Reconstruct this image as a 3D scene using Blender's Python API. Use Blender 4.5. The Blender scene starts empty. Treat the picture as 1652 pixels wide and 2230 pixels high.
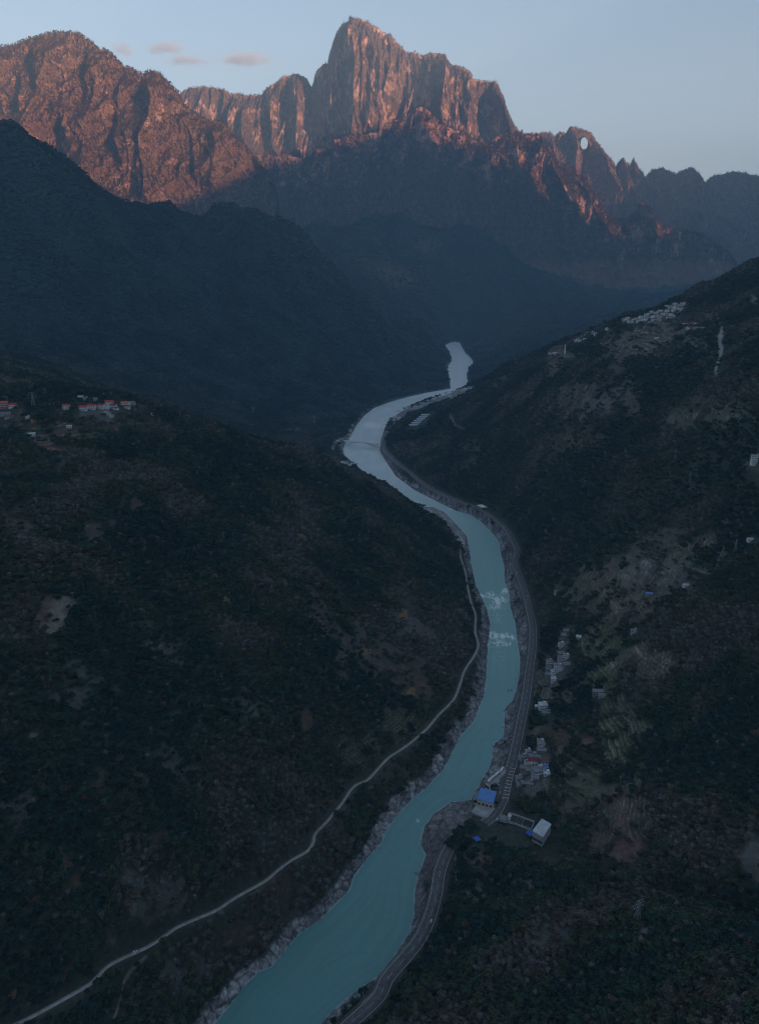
import bpy, math, random
import numpy as np
from mathutils import Vector, Matrix
random.seed(7); rng = np.random.default_rng(11)
R = math.radians
scene = bpy.context.scene; C = scene.collection

# ------------------------------------------------------------------ camera, sky, sun, exposure
W0, H0 = 1652.0, 2230.0            # reference frame used for all picture measurements
F = 1771.0; PITCH = R(16.8); CAMZ = 600.0
cam = bpy.data.cameras.new("camera"); camo = bpy.data.objects.new("camera", cam); C.objects.link(camo)
cam.sensor_fit = 'HORIZONTAL'; cam.sensor_width = 36.0; cam.lens = 36.0*F/W0
cam.clip_start = 1.0; cam.clip_end = 200000.0
camo.location = (0, 0, CAMZ); camo.rotation_euler = (R(90)-PITCH, 0, 0)
scene.camera = camo
SUN_AZ, SUN_EL = R(140), R(8.0)    # clockwise from +Y, behind the camera on the right
world = bpy.data.worlds.new("World"); scene.world = world; world.use_nodes = True
nt = world.node_tree; bg = nt.nodes["Background"]
sky = nt.nodes.new("ShaderNodeTexSky"); sky.sky_type = 'NISHITA'; sky.sun_disc = False
sky.sun_elevation = SUN_EL; sky.sun_rotation = SUN_AZ
sky.altitude = 1800; sky.air_density = 1.0; sky.dust_density = 1.2; sky.ozone_density = 2.0
hsv = nt.nodes.new('ShaderNodeHueSaturation'); hsv.inputs['Saturation'].default_value = .72; hsv.inputs['Hue'].default_value = .488; nt.links.new(sky.outputs[0], hsv.inputs['Color']); wtc = nt.nodes.new('ShaderNodeTexCoord'); wsep = nt.nodes.new('ShaderNodeSeparateXYZ'); nt.links.new(wtc.outputs['Generated'], wsep.inputs[0])
wmr = nt.nodes.new('ShaderNodeMapRange'); wmr.inputs[1].default_value = .03; wmr.inputs[2].default_value = .36; wmr.interpolation_type = 'SMOOTHSTEP'; nt.links.new(wsep.outputs[2], wmr.inputs[0])
wmx = nt.nodes.new('ShaderNodeMix'); wmx.data_type = 'RGBA'; wmx.inputs[6].default_value = (1.36, 1.10, .98, 1); wmx.inputs[7].default_value = (.88, .92, .94, 1); nt.links.new(wmr.outputs[0], wmx.inputs[0])
wml = nt.nodes.new('ShaderNodeVectorMath'); wml.operation = 'MULTIPLY'; nt.links.new(hsv.outputs[0], wml.inputs[0]); nt.links.new(wmx.outputs[2], wml.inputs[1]); nt.links.new(wml.outputs[0], bg.inputs[0]); bg.inputs[1].default_value = 0.085
sun = bpy.data.lights.new("sun", 'SUN'); suno = bpy.data.objects.new("sun", sun); C.objects.link(suno)
sun.energy = 5.0; sun.angle = R(0.5); sun.color = (1.0, 0.50, 0.27)
SDIR = Vector((math.sin(SUN_AZ)*math.cos(SUN_EL), math.cos(SUN_AZ)*math.cos(SUN_EL), math.sin(SUN_EL)))
suno.rotation_euler = SDIR.to_track_quat('Z', 'Y').to_euler()
vs = scene.view_settings; vs.view_transform = 'Standard'; vs.look = 'None'; vs.gamma = 1.0; vs.exposure = 1.66
scene.cycles.max_bounces = 4; scene.cycles.diffuse_bounces = 2; scene.cycles.glossy_bounces = 2
scene.cycles.volume_bounces = 1; scene.cycles.transparent_max_bounces = 8
scene.cycles.use_denoising = True; scene.cycles.use_adaptive_sampling = False; scene.cycles.filter_width = 1.15

# ------------------------------------------------------------------ helpers
cP, sP = math.cos(PITCH), math.sin(PITCH)
def ray(px, py):
    u = (np.asarray(px, float)-W0/2)/F; v = (H0/2-np.asarray(py, float))/F
    return u, cP+v*sP, -sP+v*cP
def atz(px, py, z):
    dx, dy, dz = ray(px, py); t = (z-CAMZ)/dz
    return np.stack([dx*t, dy*t, np.broadcast_to(z, t.shape).astype(float)], -1)
def atY(px, py, Y):
    dx, dy, dz = ray(px, py); t = np.asarray(Y, float)/dy
    return np.stack([dx*t, np.broadcast_to(Y, t.shape).astype(float), CAMZ+dz*t], -1)
def proj(x, y, z):
    dep = y*cP-(z-CAMZ)*sP; up = y*sP+(z-CAMZ)*cP
    dep = np.where(dep < 1, 1, dep)
    return W0/2+F*x/dep, H0/2-F*up/dep
def sstep(a, b, x):
    t = np.clip((x-a)/(b-a), 0, 1); return t*t*(3-2*t)
def _hash(ix, iy, seed):
    h = (ix.astype(np.uint32)*np.uint32(374761393)+iy.astype(np.uint32)*np.uint32(668265263)+np.uint32(seed*7919+13))
    h = (h ^ (h >> np.uint32(13)))*np.uint32(1274126177); return h ^ (h >> np.uint32(16))
def noise(x, y, seed=0):          # gradient noise, about -0.7..0.7
    x = np.asarray(x, float); y = np.asarray(y, float)
    xi = np.floor(x); yi = np.floor(y); fx = (x-xi).astype(np.float32); fy = (y-yi).astype(np.float32)
    xi = xi.astype(np.int64); yi = yi.astype(np.int64)
    def g(dx, dy):
        a = _hash(xi+dx, yi+dy, seed).astype(np.float32)*np.float32(2*math.pi/4294967296.0)
        return np.cos(a)*(fx-dx)+np.sin(a)*(fy-dy)
    u = fx*fx*fx*(fx*(fx*6-15)+10); v = fy*fy*fy*(fy*(fy*6-15)+10)
    a = g(0, 0); b = g(1, 0); c = g(0, 1); d = g(1, 1)
    return (a+(b-a)*u)*(1-v)+(c+(d-c)*u)*v
def fbm(x, y, o=4, seed=0, gain=.5):
    s = 0; a = 1.0
    for i in range(o): s = s+a*noise(x*2**i, y*2**i, seed+i); a *= gain
    return s
def ridged(x, y, o=4, seed=0, gain=.5):
    s = 0; a = 1.0; w = 1.0
    for i in range(o):
        n = 1-np.abs(noise(x*2**i, y*2**i, seed+i))*2; n = n*n*w
        s = s+a*n; w = np.clip(n*1.6, 0, 1); a *= gain
    return s                       # about 0..1.7
def poly_dist(x, y, P):            # distance and signed side-free closest parameters to a polyline P (n,2+)
    best = np.full(x.shape, 1e18); bi = np.zeros(x.shape, int); bt = np.zeros(x.shape)
    for i in range(len(P)-1):
        ax, ay = P[i][0], P[i][1]; dx, dy = P[i+1][0]-ax, P[i+1][1]-ay
        L = dx*dx+dy*dy+1e-9
        t = np.clip(((x-ax)*dx+(y-ay)*dy)/L, 0, 1)
        d = (x-ax-t*dx)**2+(y-ay-t*dy)**2
        m = d < best; best[m] = d[m]; bi[m] = i; bt[m] = t[m]
    return np.sqrt(best), bi, bt
def cells(x, y, seed=0):           # cellular noise: nearest distance, gap to second, random value of the cell
    xi = np.floor(x).astype(np.int64); yi = np.floor(y).astype(np.int64); f1 = np.full(x.shape, 9.); f2 = np.full(x.shape, 9.); cid = np.zeros(x.shape)
    for dx in (-1, 0, 1):
        for dy in (-1, 0, 1):
            h1 = _hash(xi+dx, yi+dy, seed)/4294967296.0; h2 = _hash(xi+dx, yi+dy, seed+5)/4294967296.0
            d = np.hypot(xi+dx+h1-x, yi+dy+h2-y); n_ = d < f1; f2 = np.where(n_, f1, np.minimum(f2, d)); cid = np.where(n_, _hash(xi+dx, yi+dy, seed+9)/4294967296.0, cid); f1 = np.where(n_, d, f1)
    return f1, f2-f1, cid
def inside(x, y, P):
    c = np.zeros(x.shape, bool); n = len(P); j = n-1
    for i in range(n):
        xi, yi, xj, yj = P[i][0], P[i][1], P[j][0], P[j][1]
        if yi != yj:
            c ^= ((yi > y) != (yj > y)) & (x < (xj-xi)*(y-yi)/(yj-yi)+xi)
        j = i
    return c
def smooth_line(P, n):             # Catmull-Rom resample of polyline by arc length
    P = np.asarray(P, float); Q = np.vstack([2*P[0]-P[1], P, 2*P[-1]-P[-2]]); out = []
    for i in range(1, len(Q)-2):
        for t in np.linspace(0, 1, 8, endpoint=False):
            a, b, c, d = Q[i-1], Q[i], Q[i+1], Q[i+2]
            out.append(.5*((2*b)+(c-a)*t+(2*a-5*b+4*c-d)*t*t+(-a+3*b-3*c+d)*t**3))
    out.append(P[-1]); out = np.array(out)
    s = np.r_[0, np.cumsum(np.linalg.norm(np.diff(out, axis=0), axis=1))]
    q = np.linspace(0, s[-1], n)
    return np.stack([np.interp(q, s, out[:, k]) for k in range(out.shape[1])], -1)

# ------------------------------------------------------------------ materials
def mat(name, col, rough=.9, spec=.2, noise_amt=.0, scale=1.0, bump=0.0, metallic=0.0):
    m = bpy.data.materials.new(name); m.use_nodes = True; t = m.node_tree; b = t.nodes["Principled BSDF"]
    b.inputs["Roughness"].default_value = rough; b.inputs["Specular IOR Level"].default_value = spec
    b.inputs["Metallic"].default_value = metallic
    tc = t.nodes.new("ShaderNodeTexCoord"); n = t.nodes.new("ShaderNodeTexNoise"); n.inputs["Scale"].default_value = scale
    n.inputs["Detail"].default_value = 5
    t.links.new(tc.outputs["Object"], n.inputs["Vector"])
    mr = t.nodes.new("ShaderNodeMapRange"); mr.inputs[1].default_value = .3; mr.inputs[2].default_value = .7
    mr.inputs[3].default_value = 1-noise_amt; mr.inputs[4].default_value = 1+noise_amt
    t.links.new(n.outputs[0], mr.inputs[0])
    mx = t.nodes.new("ShaderNodeVectorMath"); mx.operation = 'SCALE'; mx.inputs[0].default_value = col[:3]
    t.links.new(mr.outputs[0], mx.inputs["Scale"]); t.links.new(mx.outputs[0], b.inputs["Base Color"])
    if bump:
        bp = t.nodes.new("ShaderNodeBump"); bp.inputs["Strength"].default_value = bump; bp.inputs["Distance"].default_value = .3
        t.links.new(n.outputs[0], bp.inputs["Height"]); t.links.new(bp.outputs[0], b.inputs["Normal"])
    return m
def attr_mat(name, attr, atype='GEOMETRY', namt=.3, scale=.15, bump=.6, bdist=1.5, rough=.95, spec=.1, scale2=None):
    m = mat(name, (1, 1, 1), rough, spec, namt, scale, 0); t = m.node_tree
    if atype == 'OBJ':
        a = t.nodes.new("ShaderNodeObjectInfo"); out = a.outputs["Color"]
    else:
        a = t.nodes.new("ShaderNodeAttribute"); a.attribute_type = atype; a.attribute_name = attr; out = a.outputs["Color"]
    sc = [n for n in t.nodes if n.type == 'VECT_MATH'][0]; t.links.new(out, sc.inputs[0])
    if bump:
        n2 = t.nodes.new("ShaderNodeTexNoise"); n2.inputs["Scale"].default_value = scale2 or scale; n2.inputs["Detail"].default_value = 6
        tc = [n for n in t.nodes if n.type == 'TEX_COORD'][0]; t.links.new(tc.outputs["Object"], n2.inputs["Vector"])
        bp = t.nodes.new("ShaderNodeBump"); bp.inputs["Strength"].default_value = bump; bp.inputs["Distance"].default_value = bdist
        t.links.new(n2.outputs[0], bp.inputs["Height"]); t.links.new(bp.outputs[0], t.nodes["Principled BSDF"].inputs["Normal"])
    return m

# ------------------------------------------------------------------ object helpers
def mesh_np(name, V, Fq, m=None, parent=None, smooth=False, attrs=None, coll=None, link=True):
    """V (n,3), Fq (k,4) or (k,3) numpy"""
    me = bpy.data.meshes.new(name); V = np.ascontiguousarray(V, dtype=np.float32); Fq = np.ascontiguousarray(Fq, dtype=np.int32)
    k = Fq.shape[1]
    me.vertices.add(len(V)); me.vertices.foreach_set("co", V.ravel())
    me.loops.add(Fq.size); me.loops.foreach_set("vertex_index", Fq.ravel())
    me.polygons.add(len(Fq)); me.polygons.foreach_set("loop_start", np.arange(0, Fq.size, k, dtype=np.int32))
    try: me.polygons.foreach_set("loop_total", np.full(len(Fq), k, dtype=np.int32))
    except Exception: pass
    me.update(calc_edges=True)
    if smooth: me.polygons.foreach_set("use_smooth", np.ones(len(Fq), bool))
    for an, av in (attrs or {}).items():
        if av.ndim == 2:
            a = me.attributes.new(an, 'FLOAT_COLOR', 'POINT'); c4 = np.ones((len(V), 4), np.float32); c4[:, :3] = av; a.data.foreach_set("color", c4.ravel())
        else:
            a = me.attributes.new(an, 'FLOAT', 'POINT'); a.data.foreach_set("value", av.astype(np.float32))
    if m is not None: me.materials.append(m)
    o = bpy.data.objects.new(name, me)
    if link: (coll or C).objects.link(o)
    if parent: o.parent = parent
    return o
class MB:
    """collects boxes, prisms and bars into one mesh; optional material slots"""
    def __init__(s): s.v = []; s.f = []; s.m = []
    def add(s, V, Fs, mi=0):
        k = len(s.v); s.v += [tuple(p) for p in V]; s.f += [tuple(i+k for i in f) for f in Fs]; s.m += [mi]*len(Fs)
    def box(s, c, d, rz=0, mi=0):
        cx, cy, cz = c; hx, hy, hz = d[0]/2, d[1]/2, d[2]/2; ca, sa = math.cos(rz), math.sin(rz); V = []
        for z in (-hz, hz):
            for x, y in ((-hx, -hy), (hx, -hy), (hx, hy), (-hx, hy)):
                V.append((cx+x*ca-y*sa, cy+x*sa+y*ca, cz+z))
        s.add(V, [(3, 2, 1, 0), (4, 5, 6, 7), (0, 1, 5, 4), (1, 2, 6, 5), (2, 3, 7, 6), (3, 0, 4, 7)], mi)
    def bar(s, a, b, w, mi=0):
        a = Vector(a); b = Vector(b); d = (b-a)
        if d.length < 1e-6: return
        d.normalize(); u = d.cross(Vector((0, 0, 1)) if abs(d.z) < .9 else Vector((1, 0, 0))).normalized()*w/2; v = d.cross(u).normalized()*w/2
        V = [a-u-v, a+u-v, a+u+v, a-u+v, b-u-v, b+u-v, b+u+v, b-u+v]
        s.add(V, [(3, 2, 1, 0), (4, 5, 6, 7), (0, 1, 5, 4), (1, 2, 6, 5), (2, 3, 7, 6), (3, 0, 4, 7)], mi)
    def gable(s, c, w, d, h, over=.6, th=.25):       # ridge along x; c is eave centre
        x0, x1 = c[0]-w/2-over, c[0]+w/2+over; y = d/2+over; z = c[2]
        for sg in (-1, 1):
            a = [(x0, c[1]+sg*y, z), (x1, c[1]+sg*y, z), (x1, c[1], z+h), (x0, c[1], z+h)]
            b = [(p[0], p[1], p[2]+th) for p in a]
            fs = [(0, 1, 2, 3), (7, 6, 5, 4), (0, 4, 5, 1), (1, 5, 6, 2), (2, 6, 7, 3), (3, 7, 4, 0)]
            s.add(a+b, fs if sg > 0 else [tuple(reversed(f)) for f in fs])
    def mesh(s, name, mats):
        me = bpy.data.meshes.new(name); me.from_pydata(s.v, [], s.f)
        for m in (mats if isinstance(mats, (list, tuple)) else [mats]): me.materials.append(m)
        me.polygons.foreach_set("material_index", s.m); me.update(); return me
    def build(s, name, mats, parent=None):
        o = bpy.data.objects.new(name, s.mesh(name, mats)); C.objects.link(o)
        if parent: o.parent = parent
        return o
def tag(o, label=None, cat=None, group=None, kind=None):
    if label: o["label"] = label
    if cat: o["category"] = cat
    if group: o["group"] = group
    if kind: o["kind"] = kind
    return o
def empty(name, loc, rz=0, label=None, cat=None, group=None, s=1):
    o = bpy.data.objects.new(name, None); C.objects.link(o); o.location = loc; o.rotation_euler = (0, 0, rz); o.scale = (s, s, s)
    o.empty_display_size = 1; return tag(o, label, cat, group)
def copy_thing(o, parent=None):
    c = o.copy(); C.objects.link(c); c.parent = parent
    for ch in list(o.children): copy_thing(ch, c)
    return c

# ------------------------------------------------------------------ river and roads in plan
LB = [(440,2260),(465,2230),(505,2183),(537,2140),(565,2115),(590,2105),(610,2083),(650,2033),(690,2008),(725,1973),(760,1938),(770,1908),(800,1868),(826,1840),
 (843,1803),(871,1768),(901,1735),(931,1713),(966,1673),(991,1625),(1001,1605),(1031,1570),(1053,1515),(1058,1475),(1061,1415),(1067,1360),(1061,1330),(1048,1300),
 (1036,1275),(1026,1230),(1023,1205),(1016,1168),(996,1145),(980,1129),(967,1115),(943,1106),(906,1103),(888,1092),(874,1073),(851,1057),(820,1044),(790,1025),(765,1005),
 (749,990),(747,978),(753,962),(765,947),(777,925),(793,905),(815,888),(850,875),(890,864),(930,855),(965,849),(981,846),(980,825),(973,800),(984,786),(982,775),(974,764),(969,752),(980,746),(990,744)]
RB = [(680,2260),(700,2230),(725,2203),(765,2168),(800,2143),(826,2127),(846,2113),(866,2073),(891,2033),(903,1993),(903,1943),(913,1903),(928,1863),(916,1838),(923,1803),
 (946,1773),(981,1748),(1026,1743),(1033,1728),(1053,1693),(1068,1668),(1076,1620),(1096,1605),(1098,1580),(1098,1545),(1116,1525),(1126,1495),(1131,1465),(1132,1435),
 (1126,1395),(1121,1355),(1111,1325),(1108,1290),(1098,1265),(1098,1235),(1091,1210),(1086,1180),(1071,1160),(1051,1140),(1026,1122),(991,1112),(951,1092),(901,1067),
 (861,1037),(841,1007),(828,982),(829,957),(838,930),(850,912),(872,897),(905,882),(940,870),(970,860),(990,853),(1010,846),(1019,834),(1015,815),(1020,803),(1031,793),(1026,781),(1012,768),(1004,754),(1000,746)]
lb = atz(*np.array(LB, float).T, 0.0)[:, :2]; rb = atz(*np.array(RB, float).T, 0.0)[:, :2]
back = [(-60, -300), (-260, -900), (-500, -1600), (-700, -3000)]
lbx = np.vstack([[(b[0]-230, b[1]) for b in reversed(back)], lb]); rbx = np.vstack([[(b[0], b[1]-40) for b in reversed(back)], rb])
RIV = np.vstack([lbx, rbx[::-1]])
HWY = [(700,2290),(760,2232),(826,2170),(841,2135),(881,2088),(916,2043),(936,1998),(950,1948),(958,1898),(973,1858),(992,1826),(1020,1806),(1048,1797),(1064,1787),(1081,1768),
 (1096,1738),(1106,1693),(1116,1660),(1126,1615),(1136,1565),(1146,1515),(1152,1465),(1159,1415),(1160,1365),(1153,1330),(1143,1290),(1131,1255),(1121,1225),(1126,1200),
 (1116,1175),(1101,1150),(1076,1128),(1046,1107),(1016,1097),(976,1080),(926,1055),(891,1027),(861,1002),(838,977),(835,957),(846,938),(862,920),(882,902),(910,890),(950,874),(1000,858)]
hz = 13.0+np.interp([p[1] for p in HWY], [900, 1100, 1500, 1750, 2000, 2290], [6, 2, 0, 0, 2, 4])
hwy = smooth_line(atz(*np.array(HWY, float).T, hz), 420)
LRD = [(-60,2262),(0,2246),(47,2226),(100,2198),(150,2170),(200,2140),(230,2108),(265,2088),(310,2068),(345,2048),(385,2020),(435,1998),(470,1983),(500,1963),(530,1945),(575,1920),
 (605,1895),(635,1873),(670,1853),(682,1833),(686,1816),(715,1785),(745,1748),(770,1713),(800,1698),(822,1675),(846,1650),(881,1627),(926,1590),(956,1555),(986,1525),
 (1001,1490),(1011,1460),(1031,1430),(1041,1405),(1034,1375),(1035,1340),(1026,1315),(1018,1280),(1013,1247),(1003,1215),(1001,1195)]
lz = np.interp([p[1] for p in LRD], [1195, 1300, 1400, 1650, 1900, 2090, 2262], [22, 22, 19, 30, 42, 60, 76])
lrd = smooth_line(atz(*np.array(LRD, float).T, lz), 420)

# ------------------------------------------------------------------ the valley height field
ctl = []
def Z(*pts):
    for px, py, z in pts: ctl.append(tuple(atz(px, py, z)))
def Yc(*pts):
    for px, py, Y in pts: ctl.append(tuple(atY(px, py, Y)))
def Wp(*pts): ctl.extend(pts)
def add_bank(line, z=3.0, step=3):
    for p in line[::step]: ctl.append((p[0], p[1], z))
add_bank(smooth_line(lbx, 130), 3, 1); add_bank(smooth_line(rbx, 130), 3, 1)
for p in hwy[::10]: ctl.append(tuple(p))
for p in lrd[::10]: ctl.append(tuple(p))
# left near hill
for px, tab in {0: [(2230,82),(2100,105),(2000,125),(1900,145),(1800,165),(1700,187),(1600,208),(1500,230),(1400,252),(1300,273),(1200,295),(1100,315),(1000,335),(920,352)],
                300: [(2000,85),(1900,105),(1800,125),(1700,147),(1600,168),(1500,190),(1400,215),(1300,240),(1200,268),(1100,300),(1000,330),(920,352)],
                600: [(1800,70),(1700,95),(1600,115),(1500,138),(1400,160),(1300,185),(1200,212),(1100,238),(1020,255)],
                850: [(1550,55),(1450,75),(1350,92),(1250,108),(1150,118)],
                960: [(1450,42),(1350,52),(1250,48),(1180,32)],
                -300: [(2230,140),(2000,185),(1700,245),(1400,310),(1100,370),(920,410)]}.items():
    for y, z in tab: Z((px, y, z))
CREST_A = [(967,1128,1890),(940,1118,1880),(905,1105,1860),(860,1070,1830),(820,1052,1800),(760,1020,1720),(700,1000,1650),(650,985,1610),(600,968,1580),(550,950,1550),(500,935,1520),
           (450,914,1490),(400,897,1470),(350,878,1455),(300,865,1450),(250,858,1470),(200,850,1500),(120,843,1540),(0,835,1560)]
Yc(*CREST_A)
Yc((175,838,1900),(100,808,1950),(0,788,2000),(-200,760,2000))      # wooded knoll behind the village
Wp((-900,2350,330),(-500,2000,160),(-250,2050,60),(-60,2250,25),(-350,2500,60),(-700,2700,170))
# left mid mountain and its toe
Z((640,950,22),(560,955,30)); Yc((450,902,2900),(300,850,2900),(150,805,2950),(0,765,3000))
CREST_B1 = [(-250,200,3700),(-120,240,3700),(0,287,3800),(60,305,3850),(120,342,3900),(180,380,4000),(250,425,4200),(290,440,4300),(330,446,4450),(365,450,4500),(400,470,4700),(440,478,4750),
            (475,462,4850),(500,447,4900),(530,455,4950),(560,470,5100),(600,484,5250),(640,502,5400),(700,560,5300),(760,640,5000),(820,740,4600),(860,830,4100)]
Yc(*CREST_B1)
Yc((200,600,3600),(400,650,3900),(600,700,4100),(60,600,3350),(100,450,3700),(300,560,4000),(500,580,4500),(700,800,3900),(550,850,3400),(800,850,3800),(350,750,3350))
Z((700,930,18),(720,945,16),(745,955,14))
Wp((-2300,4700,700),(-1200,5600,350),(-300,6300,300),(-2600,6500,600),(-1400,7200,500))
# centre hill behind the far reach
CREST_B2 = [(600,505,7300),(650,496,7400),(700,485,7500),(780,478,7600),(830,473,7700),(870,470,7800),(930,485,7850),(1000,487,7900),(1060,510,7900),(1120,555,7900),(1200,600,7800),(1300,650,7500),(1420,668,7000),(1550,690,6800)]
Yc(*CREST_B2)
Yc((900,760,5300),(930,700,6000),(900,620,6800),(780,600,6600),(850,560,7200),(1000,600,7350),(1100,640,7300),(1010,700,7150),(1060,720,6700),(960,730,6700),(700,540,7000))
Z((1060,822,55),(1075,790,110)); Yc((1100,770,5300),(1150,760,5200),(1250,722,5400),(1400,690,5600),(1200,690,6300),(1550,700,5500))
Wp((-300,8700,350),(1500,8800,350),(3500,8500,500),(-2500,9300,400),(4500,6000,900),(3800,9800,500),(300,9500,350),(-5000,9000,900),(-4200,5000,1500),(-3500,2500,1100),(-2200,900,800),
   (-1800,-800,700),(-1500,-3000,900),(900,-800,500),(1700,-2500,900),(1500,600,750),(2300,1800,950),(3500,3500,1300),(-4500,-2500,1600),(5000,0,1900),(5500,9500,1200),(-6000,6500,1600))
# right hill
CREST_F = [(935,890,2950),(965,880,3050),(995,871,3100),(1040,846,3050),(1068,824,2950),(1100,800,2900),(1145,783,2800),(1190,765,2700),(1230,750,2650),(1270,735,2600),(1310,715,2550),(1350,695,2500),(1390,688,2480),
           (1430,675,2450),(1460,660,2420),(1490,648,2400),(1510,632,2400),(1530,622,2400),(1565,605,2400),(1600,590,2400),(1652,572,2450),(1800,520,2500),(2000,470,2500)]
Yc(*CREST_F)
Wp((850,4100,130),(1000,3600,220),(1700,3700,350),(1500,3100,430),(2600,4200,700))
for px, tab in {900: [(965,40),(930,36)], 1000: [(1050,50),(1000,78),(950,108),(900,118)], 1100: [(1100,45),(1050,75),(1000,108),(950,145),(900,185),(850,220)],
                1200: [(1500,22),(1400,25),(1300,36),(1250,48),(1200,66),(1100,112),(1000,175),(900,243),(830,300)],
                1300: [(1700,45),(1600,52),(1500,60),(1400,78),(1300,100),(1200,138),(1100,180),(1000,235),(900,300),(800,370)],
                1450: [(1900,68),(1800,75),(1700,85),(1600,95),(1500,110),(1400,130),(1300,152),(1200,180),(1100,220),(1000,268),(900,325),(800,390),(720,440)],
                1600: [(1900,86),(1800,95),(1700,110),(1600,130),(1500,150),(1400,170),(1300,192),(1200,222),(1100,262),(1000,308),(900,365),(800,425),(700,475),(640,520)],
                1800: [(2230,195),(1900,122),(1500,178),(1300,228),(1100,290),(900,395),(700,525)],
                1250: [(1800,38),(1900,42),(2000,56),(2100,88),(2230,115)], 1400: [(1987,112),(2100,125),(2230,135)],
                1100: [(1850,22),(1950,38),(2050,58),(2150,80),(2230,92)], 1000: [(1870,18),(1950,30),(2030,42),(2120,58),(2230,72)], 900: [(2180,30),(2230,42)]}.items():
    for y, z in tab: Z((px, y, z))
Z((905,900,14),(930,886,14),(960,874,15),(1000,860,16),(1030,846,20),(880,905,14))
Z((1500,2020,122),(1600,2070,140),(1600,2230,185),(1200,1975,75),(1130,1800,16),(1180,1820,17),(1090,1790,14),(1060,1745,13),(1050,1770,13),(1180,1700,28),(1170,1620,26),(1000,1845,14))
Yc((1450,1950,600),(1600,1990,580))
ctl = np.array(ctl)
# linear radial basis interpolation
cp = ctl[:, :2]/1000.0; cz = ctl[:, 2]
Dm = np.sqrt(((cp[:, None]-cp[None])**2).sum(-1)+1e-6)
Am = np.block([[-Dm-np.eye(len(cp))*0.004, np.ones((len(cp), 1))], [np.ones((1, len(cp))), np.zeros((1, 1))]])
wts = np.linalg.solve(Am, np.r_[cz, 0])
def rbf(x, y):
    sh = x.shape; x = (x.ravel()/1000).astype(np.float32); y = (y.ravel()/1000).astype(np.float32); out = np.full(x.shape, wts[-1], np.float32)
    for (a, b), w in zip(cp.astype(np.float32), wts[:-1]):
        out -= np.float32(w)*np.sqrt((x-a)**2+(y-b)**2+np.float32(1e-6))
    return out.reshape(sh)
# the grid: x = k*w(Y)+c
YR = [-3500, -2500, -1700, -1100, -700, -400, -200, -50, 60, 140, 200, 240]
y = 270.0
while y < 9600: YR.append(y); y *= 1.0021 if y > 430 else 1.012
YR = np.array(YR)
kd = np.arange(-.66, .6601, .0013); ke = np.array([60, 140, 260, 430, 680, 1000, 1500, 2200, 3200, 4500, 6500, 9000.])
K = np.r_[np.full(len(ke), kd[0]), kd, np.full(len(ke), kd[-1])]; CX = np.r_[-ke[::-1], np.zeros(len(kd)), ke]
Wy = lambda Y: np.maximum(Y, 250.0)
GX = K[None]*Wy(YR)[:, None]+CX[None]; GY = np.broadcast_to(YR[:, None], GX.shape).copy()
NR, NC = GX.shape
def coarse(fn, s=4):
    ri = np.unique(np.r_[np.arange(0, NR, s), NR-1]); ci = np.unique(np.r_[np.arange(0, NC, s), NC-1])
    G = fn(GX[np.ix_(ri, ci)], GY[np.ix_(ri, ci)]).astype(np.float32)
    T = np.empty((len(ri), NC), np.float32)
    for i in range(len(ri)): T[i] = np.interp(np.arange(NC), ci, G[i])
    pos = np.arange(NR); j = np.clip(np.searchsorted(ri, pos, side='right')-1, 0, len(ri)-2)
    f = ((pos-ri[j])/(ri[j+1]-ri[j]))[:, None].astype(np.float32)
    return T[j]*(1-f)+T[j+1]*f
base = coarse(rbf, 4).astype(float)
def sd_river(x, y):
    d, _, _ = poly_dist(x, y, np.vstack([RIV, RIV[:1]])); return np.where(inside(x, y, RIV), -d, d)
SD = coarse(sd_river, 6).astype(float)
m = (np.abs(SD) < 90) & (GY > 150)
SD[m] = sd_river(GX[m], GY[m])
def near_line(line, lim):
    """exact distance and height of a road line near it"""
    box = (GX > line[:, 0].min()-lim) & (GX < line[:, 0].max()+lim) & (GY > line[:, 1].min()-lim) & (GY < line[:, 1].max()+lim) & (np.abs(SD) < 420)
    D = np.full(GX.shape, 1e6); Zl = np.zeros(GX.shape)
    L = line[::3]; xs = GX[box]; ys = GY[box]
    c, i, t = poly_dist(xs, ys, L); zl = L[i, 2]+(L[np.minimum(i+1, len(L)-1), 2]-L[i, 2])*t
    D[box] = c; Zl[box] = zl; return D, Zl
DH, ZH = near_line(hwy, 60); DL, ZL = near_line(lrd, 60)
far = sstep(2600, 5000, GY)
slope_m = sstep(15, 260, SD)
n1 = ridged(GX/520+3.1, GY/620+1.7, 5, 3)-.98
n2 = ridged(GX/150, GY/170, 4, 21)-.85
n3 = fbm(GX/38, GY/38, 3, 41)
Zg = base+slope_m*((12+40*far)*n1+(7+10*far)*n2+3.0*n3)
hp_ = np.array(atz([1037., 1022., 1006., 992.], [1801., 1806., 1814., 1824.], 18.0)); _d, _, _ = poly_dist(GX, GY, hp_); COVER = 1-sstep(9, 20, _d); Zg = Zg*(1-COVER)+np.maximum(Zg, 19.5)*COVER
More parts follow.
